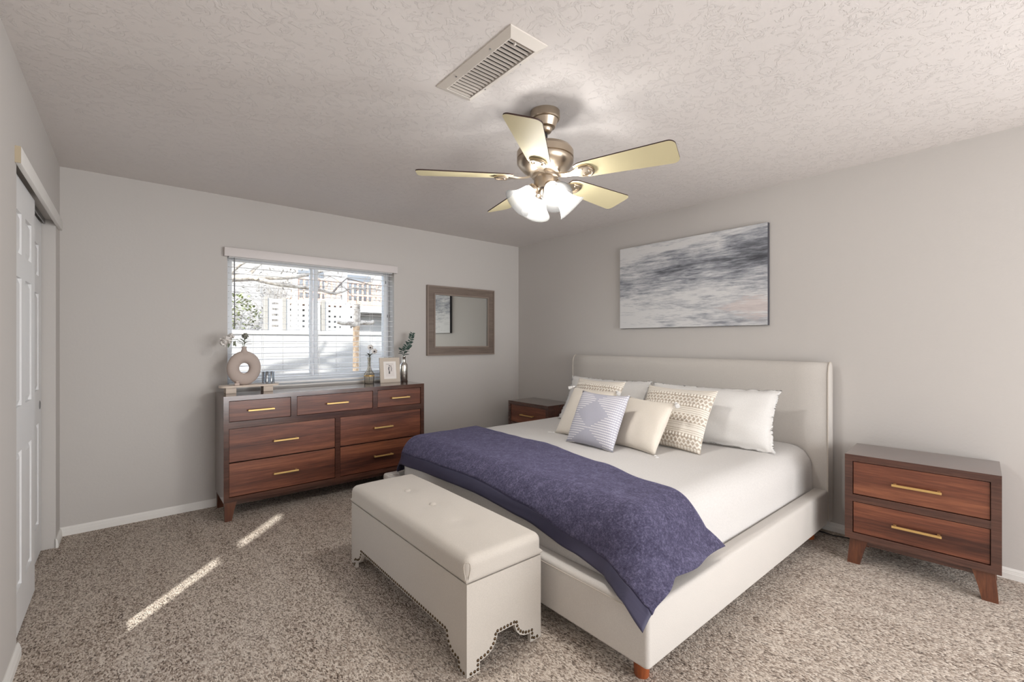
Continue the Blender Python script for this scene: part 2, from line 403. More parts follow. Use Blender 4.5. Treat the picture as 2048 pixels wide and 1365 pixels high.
# ------------------------------------------------------------------ window and blind
win = struct(thing('window_1', ((WX0+WX1)/2, .15, WZ0), None, None))
FY0, FY1 = .125, .185
f = MB(); f.box((WX0, FY0, WZ0), (WX0+.05, FY1, WZ1), .004).box((WX1-.05, FY0, WZ0), (WX1, FY1, WZ1), .004).box((WX0+.051, FY0+.001, WZ0), (WX1-.051, FY1-.001, WZ0+.055), .004).box((WX0+.051, FY0+.001, WZ1-.05), (WX1-.051, FY1-.001, WZ1), .004)
f.build('window_frame', m_vinyl, win)
f = MB(); f.box((-2.392, FY0+.008, WZ0+.055), (-2.368, FY1-.01, WZ1-.05), .003).box((-2.356, FY0+.02, WZ0+.055), (-2.322, FY1-.015, WZ1-.05), .003)
f.box((WX0+.05, FY0+.012, WZ0+.055), (-2.392, FY0+.04, WZ0+.085), .003).box((-2.322, FY0+.025, WZ0+.055), (WX1-.05, FY0+.05, WZ0+.08), .003)
f.build('sliding_sash', m_vinyl, win)
MB().box((WX0+.05, .155, WZ0+.055), (-2.38, .159, WZ1-.05)).box((-2.34, .165, WZ0+.055), (WX1-.05, .169, WZ1-.05)).build('pane', m_pane, win, smooth=None)
MB().box((WX0, -.012, WZ0-.012), (WX1, FY0, WZ0+.002), .003).build('window_sill', m_trim, win)

bl = thing('window_blind', (-2.347, 0, WZ1), 'open white horizontal slat blind hung in the window above the dresser', 'blind')
v = MB(); v.box((-3.08, -.042, 1.958), (-1.618, -.030, 2.028), .003).box((-3.08, -.032, 1.958), (-3.068, -.001, 2.028)).box((-1.63, -.032, 1.958), (-1.618, -.001, 2.028))
v.build('valance', Mat('blind_valance_paint', (214, 208, 206), .5).m, bl)
MB().box((WX0+.01, .012, 1.955), (WX1-.01, .06, 1.996), .004).build('head_rail', m_blind, bl)
s = MB(); NS = 20; pitch = (1.935-.985)/(NS-1)
for k in range(NS):
    z = .985+pitch*k
    s.hexa([(WX0+.012, .010, z-.003), (WX1-.012, .010, z-.003), (WX1-.012, .058, z), (WX0+.012, .058, z)],
           [(WX0+.012, .010, z-.0005), (WX1-.012, .010, z-.0005), (WX1-.012, .058, z+.0025), (WX0+.012, .058, z+.0025)])
s.build('slats', m_blind, bl, smooth=None)
MB().box((WX0+.012, .010, .928), (WX1-.012, .058, .948), .004).build('bottom_rail', m_blind, bl)
for x in (-2.80, -2.347, -1.86):
    MB().tube([(x, .009, .945), (x, .009, 1.96)], .0011, 5).tube([(x, .059, .945), (x, .059, 1.96)], .0011, 5).build('ladder_cord', m_blind, bl)
MB().tube([(-3.008, -.004, 1.955), (-3.006, -.006, 1.40)], .004, 8).build('tilt_wand', Mat('clear_grey_wand', (120, 120, 124), .3).m, bl)
for x, zz in ((-1.725, 1.88), (-1.705, 1.55), (-1.685, 1.55)):
    MB().tube([(x, .004, 1.955), (x, .004, zz)], .001, 5).lathe([(.003, zz-.03), (.006, zz-.026), (.005, zz-.004), (.002, zz)], (x, .004, 0), 10).build('pull_cord', Mat('cord_tassel', (130, 132, 134), .5).m if x == -1.725 else bpy.data.materials['cord_tassel'], bl)
MB().tube([(-2.36, .003, 1.955), (-2.36, .003, 1.2), (-2.368, .003, 1.14), (-2.362, .003, 1.09), (-2.354, .003, 1.14), (-2.358, .003, 1.2)], .0013, 5).tube([(-2.36, .003, 1.09), (-2.358, .003, .97)], .0025, 6).build('lift_cord', m_blind, bl)

# ------------------------------------------------------------------ mirror
mi = thing('wall_mirror', (-.838, 0, 1.505), 'small rectangular mirror in taupe wood frame on the back wall beside the corner', 'mirror')
def rect_frame(mb, x0, x1, z0, z1, wd, y0, y1):
    mb.prism([(x0, y0, z0), (x1, y0, z0), (x1-wd, y0, z0+wd), (x0+wd, y0, z0+wd)], (0, y1-y0, 0)); mb.prism([(x0, y0, z1), (x0+wd, y0, z1-wd), (x1-wd, y0, z1-wd), (x1, y0, z1)], (0, y1-y0, 0))
    mb.prism([(x0, y0, z0), (x0+wd, y0, z0+wd), (x0+wd, y0, z1-wd), (x0, y0, z1)], (0, y1-y0, 0)); mb.prism([(x1, y0, z0), (x1, y0, z1), (x1-wd, y0, z1-wd), (x1-wd, y0, z0+wd)], (0, y1-y0, 0))
    return mb
rect_frame(MB(), -1.272, -.404, 1.142, 1.868, .078, -.024, 0).build('frame', m_mframe, mi, smooth=None)
rect_frame(MB(), -1.279, -.397, 1.135, 1.875, .014, -.032, 0).build('outer_bead', m_mframe_l, mi, smooth=None)
rect_frame(MB(), -1.197, -.479, 1.217, 1.793, .014, -.030, -.002).build('inner_bead', m_mframe_l, mi, smooth=None)
MB().box((-1.186, -.014, 1.228), (-.49, -.008, 1.782)).build('mirror_glass', m_mirror, mi, smooth=None)

# ------------------------------------------------------------------ painting
pa = thing('canvas_painting', (0, -2.193, 1.408), 'large abstract grey and white brushstroke canvas above the bed', 'painting')
MB().box((-.034, -2.856, 1.408), (-.001, -1.531, 2.171), .003).build('stretcher_edge', m_canvas_edge, pa)
MB().box((-.0355, -2.8545, 1.4095), (-.0338, -1.5325, 2.1695)).build('painted_face', m_paint, pa, smooth=None)

# ------------------------------------------------------------------ ceiling vent
ve = thing('ceiling_vent', (-2.498, -2.685, H), 'long white louvered return air vent in the ceiling', 'vent')
X0, X1, Y0, Y1 = -2.592, -2.405, -2.945, -2.42; GX0, GX1, GY0, GY1 = -2.559, -2.437, -2.906, -2.462
def ramped(mb, a, b, c, d): pass
f = MB()
zt, zb = H-.004, H-.022
def ring_quad(mb, o, i, zo, zi):
    (ox0, oy0, ox1, oy1), (ix0, iy0, ix1, iy1) = o, i
    O = [mb.bm.verts.new(p) for p in ((ox0, oy0, zo), (ox1, oy0, zo), (ox1, oy1, zo), (ox0, oy1, zo))]
    I = [mb.bm.verts.new(p) for p in ((ix0, iy0, zi), (ix1, iy0, zi), (ix1, iy1, zi), (ix0, iy1, zi))]
    for k in range(4): mb.bm.faces.new((O[k], O[(k+1) % 4], I[(k+1) % 4], I[k]))
ring_quad(f, (X0, Y0, X1, Y1), (X0, Y0, X1, Y1), H, H-.005)
ring_quad(f, (X0, Y0, X1, Y1), (GX0-.004, GY0-.004, GX1+.004, GY1+.004), H-.005, H-.020)
ring_quad(f, (GX0-.004, GY0-.004, GX1+.004, GY1+.004), (GX0, GY0, GX1, GY1), H-.020, H-.020)
ring_quad(f, (GX0, GY0, GX1, GY1), (GX0, GY0, GX1, GY1), H-.020, H)
f.build('flange', m_vent, ve, smooth=None, merge=True)
f = MB(); NL = 20
for k in range(NL):
    y = GY0+(k+.5)*(GY1-GY0)/NL
    f.prism([(GX0, y+.0065, H-.0175), (GX0, y-.001, H-.010), (GX0, y-.0022, H-.0112), (GX0, y+.0053, H-.0187)], (GX1-GX0, 0, 0))
f.build('louvers', m_louver, ve, smooth=None)
MB().box((GX0, GY0, H-.0015), (GX1, GY1, H-.0005)).build('duct_shade_sheet', m_dark, ve, smooth=None)
for x, y in ((-2.575, -2.80), (-2.575, -2.56), (-2.421, -2.80), (-2.421, -2.56)):
    MB().lathe([(.004, -.002), (.004, .0), (.0001, .0005)], (x, y, H-.0135), 10).build('screw', m_steel, ve)
MB().box((-2.53, -2.895, H-.024), (-2.522, -2.885, H-.012), .002).build('damper_lever', m_vent, ve)

# ------------------------------------------------------------------ ceiling fan with four lit shades
FC = Vector((-2.05, -2.567, 0))
fan = thing('ceiling_fan', (FC.x, FC.y, H), 'five blade ceiling fan with nickel motor and four lit white glass shades', 'ceiling fan')
def flathe(name, prof, mat, seg=40): return MB().lathe(prof, (FC.x, FC.y, 0), seg).build(name, mat, fan, smooth=30)
flathe('canopy', [(.074, H-.0005), (.074, 2.405), (.070, 2.400), (.064, 2.398), (.050, 2.362), (.036, 2.356), (.035, 2.350), (.032, 2.342), (.027, 2.336), (.018, 2.332)], m_nickel)
flathe('downrod', [(.012, 2.335), (.012, 2.282)], m_black, 16)
flathe('motor_housing', [(.03, 2.288), (.045, 2.282), (.05, 2.270), (.10, 2.262), (.132, 2.252), (.142, 2.236), (.142, 2.205), (.136, 2.202), (.136, 2.198), (.142, 2.195), (.141, 2.182), (.132, 2.168), (.112, 2.146), (.088, 2.130), (.075, 2.124)], m_nickel, 48)
flathe('switch_housing', [(.066, 2.124), (.066, 2.110), (.056, 2.106), (.057, 2.062), (.052, 2.050), (.036, 2.044), (.03, 2.03), (.02, 2.012), (.012, 2.006)], m_nickel)
TH0 = R(1.76); TP = -.0214; BW = .076
for k in range(5):
    a = TH0+k*2*pi/5
    u = Vector((cos(a), sin(a), 0)); vv = Vector((-sin(a), cos(a), (TP+(.007 if k == 2 else 0))/BW)); nn = u.cross(vv).normalized()
    def P(r, s, h=0): return Vector((FC.x, FC.y, 2.114))+u*r+vv*s+nn*h
    ol = []
    for r, s in ((.165, .040), (.185, .050), (.21, .055)): ol.append((r, s))
    for i in range(7):
        t = i/6*pi/2; ol.append((.605+.032*sin(t), BW-.03+.03*cos(t)))
    ol += [(r, -s) for r, s in ol[::-1]]
    b = MB(); lo = [b.bm.verts.new(P(r, s, -.003)) for r, s in ol]; hi = [b.bm.verts.new(P(r, s, .003)) for r, s in ol]
    fb = b.bm.faces.new(lo); fb.material_index = 0; ft = b.bm.faces.new(hi[::-1]); ft.material_index = 1
    n = len(ol)
    for i in range(n):
        q = b.bm.faces.new((lo[(i+1) % n], lo[i], hi[i], hi[(i+1) % n])); q.material_index = 1
    blade = b.build('blade', [m_maple, m_bladeedge], fan, smooth=None)
    ir = MB(); half = [(.078, .016), (.11, .013), (.14, .014), (.165, .024), (.185, .038), (.21, .043), (.235, .040), (.252, .026), (.258, .01)]
    pl = half+[(r, -s) for r, s in half[::-1]]
    def zoff(r): return -.0045 if r > .16 else -.0045-.010*(1-(r-.078)/.082)**.5*.4+.012*max(0, (.12-r)/.05)
    ir.prism([P(r, s, zoff(r)) for r, s in pl], nn*-.007)
    bmesh.ops.recalc_face_normals(ir.bm, faces=ir.bm.faces)
    ir.tube([P(.19, .030, -.013), P(.215, .034, -.014), P(.238, .030, -.014), P(.25, .012, -.014), P(.25, -.012, -.014), P(.238, -.030, -.014), P(.215, -.034, -.014), P(.19, -.030, -.013)], .005, 8)
    ir.ball(P(.205, .018, -.012), .005).ball(P(.205, -.018, -.012), .005).ball(P(.235, 0, -.012), .005)
    ir.build('blade_iron', m_nickel, fan, smooth=40)
# light kit
for wdeg in (-112, -24, 66, 156):
    a = R(wdeg); out = Vector((cos(a), sin(a), 0)); ax = (out*sin(R(47))+Vector((0, 0, -cos(R(47))))).normalized()
    base = Vector((FC.x, FC.y, 2.052))+out*.058
    M = ax.to_track_quat('Z', 'Y').to_matrix()
    MB().tube([Vector((FC.x, FC.y, 2.06))+out*.03, Vector((FC.x, FC.y, 2.058))+out*.05, base+ax*.006], .011, 10).lathe([(.012, -.006), (.027, -.002), (.029, .006), (.029, .022), (.024, .024)], base, 24, M).build('shade_holder', m_nickel, fan)
    pr = [(.026, .014), (.030, .018), (.037, .030), (.041, .050), (.045, .068), (.052, .086), (.063, .104), (.074, .118), (.077, .121), (.0785, .1225)]
    sh = MB().lathe(pr, base, 40, M, cap=False).build('lamp_shade', m_shade, fan, smooth=180)
    bp = base+ax*.066
    MB().lathe([(.011, -.040), (.012, -.028), (.018, -.016), (.0255, .002), (.027, .012), (.024, .024), (.014, .034), (.004, .037)], bp, 20, M).build('light_bulb', m_bulb, fan, smooth=180)
    ld = bpy.data.lights.new('bulb_light', 'POINT'); ld.energy = 16; ld.color = (1, .975, .94); ld.shadow_soft_size = .024
    lo_ = bpy.data.objects.new('bulb_light', ld); COL.objects.link(lo_); lo_.parent = fan; lo_.location = bp+ax*.01-Vector(fan.location)
MB().tube([(FC.x, FC.y, 2.008), (FC.x, FC.y, 1.985)], .009, 12).build('finial', m_nickel, fan)

# ------------------------------------------------------------------ case furniture
def handle(parent, c, L, axis='x', d=-1):
    # bar pull; c centre on the drawer face; runs along local x, sticks out along -y
    m = MB(); x, y, z = c
    m.box((x-L/2, y-.032, z-.006), (x+L/2, y-.022, z+.006), .0015)
    for s in (-1, 1): m.box((x+s*(L/2-.012)-.006, y-.026, z-.006), (x+s*(L/2-.012)+.006, y, z+.006), .001)
    return m.build('handle', m_brass, parent, smooth=None)
def leg(mb, x, y, sx, sy, top, wt=.075, wb=.042, dt=.055, db=.036, spl=.0):
    # splayed tapered leg: outer faces at (x,y); sx, sy point inward
    def ring(w, d, z, o): return [(x-o*sx, y-o*sy, z), (x+w*sx-o*sx, y-o*sy, z), (x+w*sx-o*sx, y+d*sy-o*sy, z), (x-o*sx, y+d*sy-o*sy, z)]
    zs = [(wb, db, 0, spl), (wb+(wt-wb)*.35, db+(dt-db)*.35, top*.45, spl*.6), (wt*.93, dt*.95, top*.85, spl*.15), (wt, dt, top, 0)]
    rings = [ring(*z4[:2], z4[2], z4[3]) for z4 in zs]
    R_ = [[mb.bm.verts.new(p) for p in r] for r in rings]
    mb.bm.faces.new(R_[0]); mb.bm.faces.new(R_[-1])
    for a, b in zip(R_, R_[1:]):
        for k in range(4): mb.bm.faces.new((a[k], a[(k+1) % 4], b[(k+1) % 4], b[k]))
    return mb
def case(root, W, D, Z0, Z1, ft, drawers, rails, lm=m_walnut, legw=(.075, .042), spl=.012, leg_in=.02):
    # local coords: x centred, front at y=-D/2, back y=D/2
    m = MB(); x0, x1, y0, y1 = -W/2, W/2, -D/2, D/2
    m.prism([(x0, y0, Z0), (x1, y0, Z0), (x1-ft, y0, Z0+ft), (x0+ft, y0, Z0+ft)], (0, D, 0)); m.prism([(x0, y0, Z1), (x0+ft, y0, Z1-ft), (x1-ft, y0, Z1-ft), (x1, y0, Z1)], (0, D, 0))
    m.prism([(x0, y0, Z0), (x0+ft, y0, Z0+ft), (x0+ft, y0, Z1-ft), (x0, y0, Z1)], (0, D, 0)); m.prism([(x1, y0, Z0), (x1, y0, Z1), (x1-ft, y0, Z1-ft), (x1-ft, y0, Z0+ft)], (0, D, 0))
    m.box((x0+ft, y1-.012, Z0+ft), (x1-ft, y1, Z1-ft))
    for (a, b, c, d) in rails: m.box((a, y0+.003, b), (c, y0+.035, d))
    m.build('carcass', lm, root, smooth=None)
    MB().box((x0+ft, y0+.034, Z0+ft), (x1-ft, y0+.045, Z1-ft)).build('drawer_recess', m_dark, root, smooth=None)
    MB().box((x0+.07, y0+.035, Z0-.034), (x1-.07, y1-.03, Z0-.0005)).build('apron', lm, root, smooth=None)
    for sx in (-1, 1):
        for sy in (-1, 1):
            leg(MB(), sx*(W/2-leg_in), sy*(D/2-leg_in), -sx, -sy, Z0, legw[0], legw[1], legw[0]*.72, legw[1]*.85, spl).build('leg', m_walnut_leg, root, smooth=None)
    for (a, b, c, d, hl) in drawers:
        q = MB().box((a+.0025, y0+.006, b+.0025), (c-.0025, y0+.032, d-.0025), .0015).build('drawer', m_walnut_d, root, smooth=None)
        handle(q, ((a+c)/2, y0+.006, (b+d)/2), hl)
# dresser
DX0, DX1, DY0, DY1 = -3.14, -1.546, -.437, -.02
dr = thing('dresser', ((DX0+DX1)/2, (DY0+DY1)/2, 0), 'wide walnut dresser with seven drawers and brass bar handles under the window', 'dresser'); dr['local_build'] = 1
cx = (DX0+DX1)/2
L = lambda x: x-cx
row1, row2a, row2b, row3b = .708, .660, .417, .170
dw = [(L(-3.108), row1, L(-2.697), .859, .175), (L(-2.654), row1, L(-2.041), .859, .175), (L(-1.998), row1, L(-1.580), .859, .175)]
for a, b in ((-3.108, -2.361), (-2.321, -1.580)): dw += [(L(a), row2b, L(b), row2a, .175), (L(a), row3b, L(b), row2b-.004, .175)]
W = DX1-DX0; xi0, xi1 = -W/2+.032, W/2-.032
rails = [(xi0, row2a, xi1, row1), (L(-2.697), row1, L(-2.654), .861), (L(-2.041), row1, L(-1.998), .861), (L(-2.361), .168, L(-2.321), row2a)]
case(dr, W, DY1-DY0, .136, .893, .033, dw, rails, legw=(.075, .044), spl=.0, leg_in=.008)
# nightstands
def nightstand(loc, rz, label):
    o = thing('nightstand', loc, label, 'nightstand', 'walnut nightstands', rz); o['local_build'] = 1
    W, D = .625, .385; ft = .037
    case(o, W, D, .146, .632, ft, [(-W/2+ft, .404, W/2-ft, .594, .20), (-W/2+ft, .183, W/2-ft, .362, .20)], [(-W/2+ft, .363, W/2-ft, .403)], legw=(.085, .058), spl=.012, leg_in=.022)
    return o
def at_front_left(fl, rz, W=.625, D=.385):
    # fl: floor point under the front-left body corner as seen facing it
    c, s = cos(rz), sin(rz); lx, ly = -W/2, -D/2
    return (fl[0]-(c*lx-s*ly), fl[1]-(s*lx+c*ly), 0)
rzA = R(-90+4.0); nightstand(at_front_left((-.452, -3.430), rzA), rzA, 'two drawer walnut nightstand on the near right side of the bed')
rzB = R(-90); nightstand(at_front_left((-.43, -.325), rzB), rzB, 'two drawer walnut nightstand in the back corner behind the bed')

# ------------------------------------------------------------------ bed
BY0, BY1 = -3.262, -1.0   # near, far
bed = thing('upholstered_bed', (-1.15, -2.131, 0), 'king bed frame in oatmeal linen with tall curved headboard and low side rails', 'bed')
hp = []
for x, z in ((-.125, .10), (-.125, .98)): hp.append((x, z))
for i in range(1, 9):
    t = i/8*pi/2; hp.append((-.125+.055*(1-cos(t))*1.0, 1.085+.06*sin(t)) if i > 2 else (-.125+.055*(1-cos(t)), .98+.105*i/2.5+.0))
hp = [(-.125, .10), (-.125, 1.04), (-.122, 1.08), (-.113, 1.115), (-.098, 1.137), (-.080, 1.147), (-.062, 1.144), (-.048, 1.130), (-.040, 1.108), (-.036, 1.06), (-.034, .10)]
def hsec(y, sq=1): return [((-.08+(x+.08)*sq), y, z if sq == 1 else z-.008) for x, z in hp]
h = MB(); secs = [hsec(BY0, .9), hsec(BY0+.006, 1)]+[hsec(BY0+.006+(BY1-BY0-.012)*k/12) for k in range(1, 12)]+[hsec(BY1-.006, 1), hsec(BY1, .9)]
VV = [[h.bm.verts.new(p) for p in s_] for s_ in secs]; n = len(hp)
for a, b in zip(VV, VV[1:]):
    for k in range(n): h.bm.faces.new((a[k], a[(k+1) % n], b[(k+1) % n], b[k]))
h.bm.faces.new(VV[0]); h.bm.faces.new(VV[-1][::-1])
hb = h.build('headboard', m_linen, bed, smooth=50)
MB().tube([(x, BY0+.004, z) for x, z in hp], .0045, 8).build('piping', m_pipe, hb)
MB().tube([(x, BY1-.004, z) for x, z in hp], .0045, 8).build('piping', m_pipe, hb)
RZ0, RZ1 = .08, .305
def rail(lo, hi):
    return MB().box(lo, hi, .016, 4).build('side_rail', m_linen, bed, smooth=50)
rail((-2.205, BY0, RZ0), (-.128, BY0+.085, RZ1)); rail((-2.205, BY1-.085, RZ0), (-.128, BY1, RZ1))
MB().box((-2.206, BY0+.001, RZ0), (-2.12, BY1-.001, RZ1-.002), .016, 4).build('foot_rail', m_linen, bed, smooth=50)
MB().tube([(-2.2065, BY0+.02, RZ1-.022), (-2.2065, BY1-.02, RZ1-.022)], .0022, 6).build('seam', m_pipe, bed)
MB().box((-2.13, BY0+.08, .16), (-.13, BY1-.08, .272)).build('platform', m_linen, bed)
for x in (-2.135, -.25):
    for y in (BY0+.075, BY1-.075):
        MB().lathe([(.027, 0), (.029, .004), (.033, RZ0+.01)], (x, y, 0), 24).build('leg', m_orange, bed)

# duvet: rounded slab over the mattress
DUX0, DUX1, DUY0, DUY1, DUZ0, DUZ1, DR = -2.125, -.135, -3.172, -1.09, .274, .575, .135
def wr(p):
    a = noise.noise(Vector((p.x*3.1, p.y*2.3, p.z*2)))*.004+noise.noise(Vector((p.x*9, p.y*7, p.z*6)))*.0018
    return a
def rbox(p):
    lo = Vector((DUX0+DR, DUY0+DR, -9)); hi = Vector((DUX1+.5, DUY1-DR, DUZ1-DR))
    q = Vector((min(max(p.x, lo.x), hi.x), min(max(p.y, lo.y), hi.y), min(max(p.z, lo.z), hi.z)))
    d = p-q; return q+d.normalized()*DR if d.length > 1e-6 else p
d = MB(); NX, NY, NZ = 60, 64, 12
def top(i, j): return Vector((DUX0+(DUX1-DUX0)*i/NX, DUY0+(DUY1-DUY0)*j/NY, DUZ1))
grid = {}
def gv(key, p):
    if key not in grid:
        p = rbox(p); s_ = wr(p); hang = max(0, (.40-p.z)/.12)
        nrm = Vector((-1 if p.x < DUX0+.05 else 0, (-1 if p.y < DUY0+.05 else (1 if p.y > DUY1-.05 else 0)), 1 if p.z > .5 else 0))
        p = p+nrm*s_
        if hang > 0: p.z += .006*noise.noise(Vector((p.x*7, p.y*7, 0)))*hang
        grid[key] = d.bm.verts.new(p)
    return grid[key]
def zc(k): return DUZ0+(DUZ1-DUZ0)*k/NZ
def q4(*a): d.bm.faces.new(a)
T_ = lambda i, j: gv((i, j, NZ), top(i, j))
def S_(i, j, k):
    p = top(i, j); p.z = zc(k); return gv((i, j, k), p)
for i in range(NX):
    for j in range(NY): q4(T_(i, j), T_(i+1, j), T_(i+1, j+1), T_(i, j+1))
for k in range(NZ):
    for i in range(NX):
        q4(S_(i, 0, k), S_(i+1, 0, k), S_(i+1, 0, k+1), S_(i, 0, k+1)); q4(S_(i, NY, k), S_(i, NY, k+1), S_(i+1, NY, k+1), S_(i+1, NY, k))
    for j in range(NY):
        q4(S_(0, j, k), S_(0, j, k+1), S_(0, j+1, k+1), S_(0, j+1, k)); q4(S_(NX, j, k), S_(NX, j+1, k), S_(NX, j+1, k+1), S_(NX, j, k+1))
tag(d.build('duvet', m_duvet, base=(-1.13, -2.131, DUZ0), smooth=180), 'smooth white duvet covering the whole mattress of the bed', 'duvet')

# throw blanket
TR = DR+.013; TZ = DUZ1+.013
XI, YF, YN = DUX0+DR, DUY1-DR, DUY0+DR
def itp(x, tab):
    if x <= tab[0][0]: return tab[0][1]
    for (a, b), (c, e) in zip(tab, tab[1:]):
        if x <= c:
            t = (x-a)/(c-a); t = t*t*(3-2*t); return b+(e-b)*t
    return tab[-1][1]
PFAR, PNEAR = YF+.33, YN-.335
def throw_pt(a, b, lift=0):
    p = PFAR+(PNEAR-PFAR)*a
    back = itp(-p, [(.85, -1.50), (2.0, -1.50), (2.55, -1.60), (2.95, -1.70), (3.15, -1.70), (3.40, -1.60)])
    eqm = itp(-p, [(.90, .25), (1.25, .27), (1.6, .255), (2.1, .245), (2.5, .265), (2.85, .31), (3.1, .345), (3.38, .385)])
    q = back+(XI-eqm-back)*b
    ey = p-YF if p > YF else (p-YN if p < YN else 0); ex = q-XI if q < XI else 0
    Lh = math.hypot(ex, ey)
    X = max(q, XI); Yv = min(max(p, YN), YF)
    if Lh > 1e-6:
        dx, dy = ex/Lh, ey/Lh
        if Lh < TR*pi/2: hz, dp = TR*sin(Lh/TR), TR*(1-cos(Lh/TR))
        else:
            e = Lh-TR*pi/2; near = max(0., min(1., (YN-p)/.2))
            fl = .10+.55*near+.25*abs(dx*dy)
            hz, dp = TR+e*fl, TR+e*math.sqrt(max(.1, 1-min(fl, .9)**2))
            rip = .010*min(1, e/.08)*sin(9*p+17*q+1.3*sin(6*q))
            hz += rip*(1 if near > .3 else .5)
        if dp > .10:
            hz = hz+.012*min(1, (dp-.1)/.15)
        pt_ = Vector((X+dx*hz, Yv+dy*hz, TZ-dp))
        nrm = Vector((dx*min(1, Lh/(TR*1.57)), dy*min(1, Lh/(TR*1.57)), max(0, 1-Lh/(TR*1.57)))).normalized()
    else:
        pt_ = Vector((X, Yv, TZ)); nrm = Vector((0, 0, 1))
    w_ = noise.noise(Vector((p*4, q*5, 1)))*.004+noise.noise(Vector((p*11, q*11, 4)))*.002+.003
    # rest on the rail top rather than cutting through it
    if pt_.z < RZ1+.012 and BY0-.004 < pt_.y and pt_.x > -2.21 : pt_.z = RZ1+.012
    return pt_+nrm*(w_+lift)
BB = .90
tw = MB().grid(lambda u, v_: throw_pt(u, v_*BB), 150, 54)
throw = tw.build('throw_blanket', m_fleece, base=(-1.85, -2.13, TZ), smooth=180)
tag(throw, 'navy purple fleece throw draped across the foot of the bed', 'blanket')
sm = throw.modifiers.new('thickness', 'SOLIDIFY'); sm.thickness = .010; sm.offset = 1
bb = MB().grid(lambda u, v_: throw_pt(u, BB-.003+v_*(1-BB+.003), .001), 150, 7)
bo = bb.build('border_band', m_band, throw, smooth=180); tag(bo, 'smooth dark navy hem band')
sm = bo.modifiers.new('thickness', 'SOLIDIFY'); sm.thickness = .007; sm.offset = 1

# ------------------------------------------------------------------ pillows
def pillow_fn(w, h, t, flange=0, seed=0, pinch=.07, sag=0):
    def f(u, v_, side):
        x, y = 2*u-1, 2*v_-1
        ex = 1-pinch*(1-y*y)**1.0*abs(x)**3 ; ey = 1-pinch*(1-x*x)*abs(y)**3
        px, py = x*ex*w/2, y*ey*h/2
        fx = min(1, (1-abs(x))*w/2/max(1e-6, .5*w)) ; fy = min(1, (1-abs(y)))
        ax = max(0, 1-max(0, abs(x))**2.6); ay = max(0, 1-max(0, abs(y))**2.6)
        if flange:
            ax = max(0, 1-(abs(x)/(1-flange))**2.6) if abs(x) < 1-flange else 0; ay = max(0, 1-(abs(y)/(1-flange*1.6))**2.6) if abs(y) < 1-flange*1.6 else 0
        th = t/2*(ax*ay)**.55
        th += (.014 if flange else .007)*noise.noise(Vector((x*2.2+seed, y*2.2, side*3)))*(ax*ay)**.5
        if flange and ax*ay == 0: py += .009*noise.noise(Vector((x*9+seed, y*9, 0))); px += .009*noise.noise(Vector((x*9, y*9+seed, 3))); zz = .012*noise.noise(Vector((x*12, y*12, seed)))
        else: zz = 0
        th += .0035*(1-max(abs(x), abs(y))**10)
        return Vector((px, py+h/2, side*th+zz))
    return f
def pillow_obj(name, p, t, mats, label, cat='pillow', group=None, nu=40, nv=40, flange=0, seed=0, disp=None, tassels=None, uv=False, pinch=.07, thick_off=0):
    x, y, w, h, tilt, yaw = p
    nrm = Vector((-cos(yaw), -sin(yaw), 0)); s = Vector((-sin(yaw), cos(yaw), 0)); upv = Vector((0, 0, 1))*cos(tilt)-nrm*sin(tilt)
    zx = -s; zf = zx.cross(upv)   # front normal
    Mx = Matrix((zx, upv, zf)).transposed().to_4x4(); Mx.translation = Vector((x, y, .574+.0))
    fn = pillow_fn(w, h, t, flange, seed, pinch)
    m = MB()
    def front(u, v_):
        q = fn(u, v_, 1)
        if disp: q = q+Vector((0, 0, disp(u, v_)[0]*min(1, 8*min(u, 1-u, v_, 1-v_))))
        return q
    m.grid(front, nu, nv, uv=uv, mif=(lambda u, v_: disp(u, v_)[1]) if disp else None)
    nb = nu
    back = MB
    m.grid(lambda u, v_: fn(1-u, v_, -1), nu, nv, uv=uv)
    if not disp and nb != nu: pass
    o = m.build(name, mats, base=None, smooth=180, merge=True)
    o.matrix_world = Mx
    tag(o, label, cat, group)
    if tassels:
        for cxn, cyn in tassels:
            c = Vector((cxn*w/2*.99, (cyn+1)*h/2, 0)); dd = Vector((cxn*.8, -.6 if cyn > 0 else cyn*.4, .35)).normalized()
            tm = MB(); M = dd.to_track_quat('Z', 'Y').to_matrix()
            tm.lathe([(.003, -.004), (.009, .004), (.011, .012), (.007, .017), (.010, .022), (.014, .036), (.016, .050), (.011, .054)], c, 12, M)
            tm.build('tassel', m_white, o, base=(0, 0, 0)).location = (0, 0, 0)
    return o
NB = 24
pillow_obj('king_pillow', (-.62, -1.70, .85, .441, .50, .03), .15, m_white, 'white king pillow leaning on the headboard, the one nearest the corner nightstand', group='white king pillows', flange=.05, seed=2, nu=48, nv=40)
pillow_obj('king_pillow', (-.61, -2.65, .89, .435, .46, .15), .15, m_white, 'white king pillow at the right half of the headboard, with a bare crumpled right corner', group='white king pillows', flange=.05, seed=5, nu=48, nv=40)
def tex(u, v_):
    # woven rows: bobbles, braids and ribs
    y = v_*17; r = int(y) % 17; fy = y-int(y)
    kinds = 'RRBNNBRRNNRRRBNNB'
    kd = kinds[::-1][r]
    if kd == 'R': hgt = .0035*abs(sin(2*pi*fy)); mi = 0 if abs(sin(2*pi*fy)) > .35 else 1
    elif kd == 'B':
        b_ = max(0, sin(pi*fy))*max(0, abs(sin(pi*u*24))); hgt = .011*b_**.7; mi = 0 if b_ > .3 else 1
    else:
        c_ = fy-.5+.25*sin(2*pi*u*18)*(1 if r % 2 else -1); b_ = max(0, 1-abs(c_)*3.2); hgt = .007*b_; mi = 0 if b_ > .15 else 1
    return hgt, mi
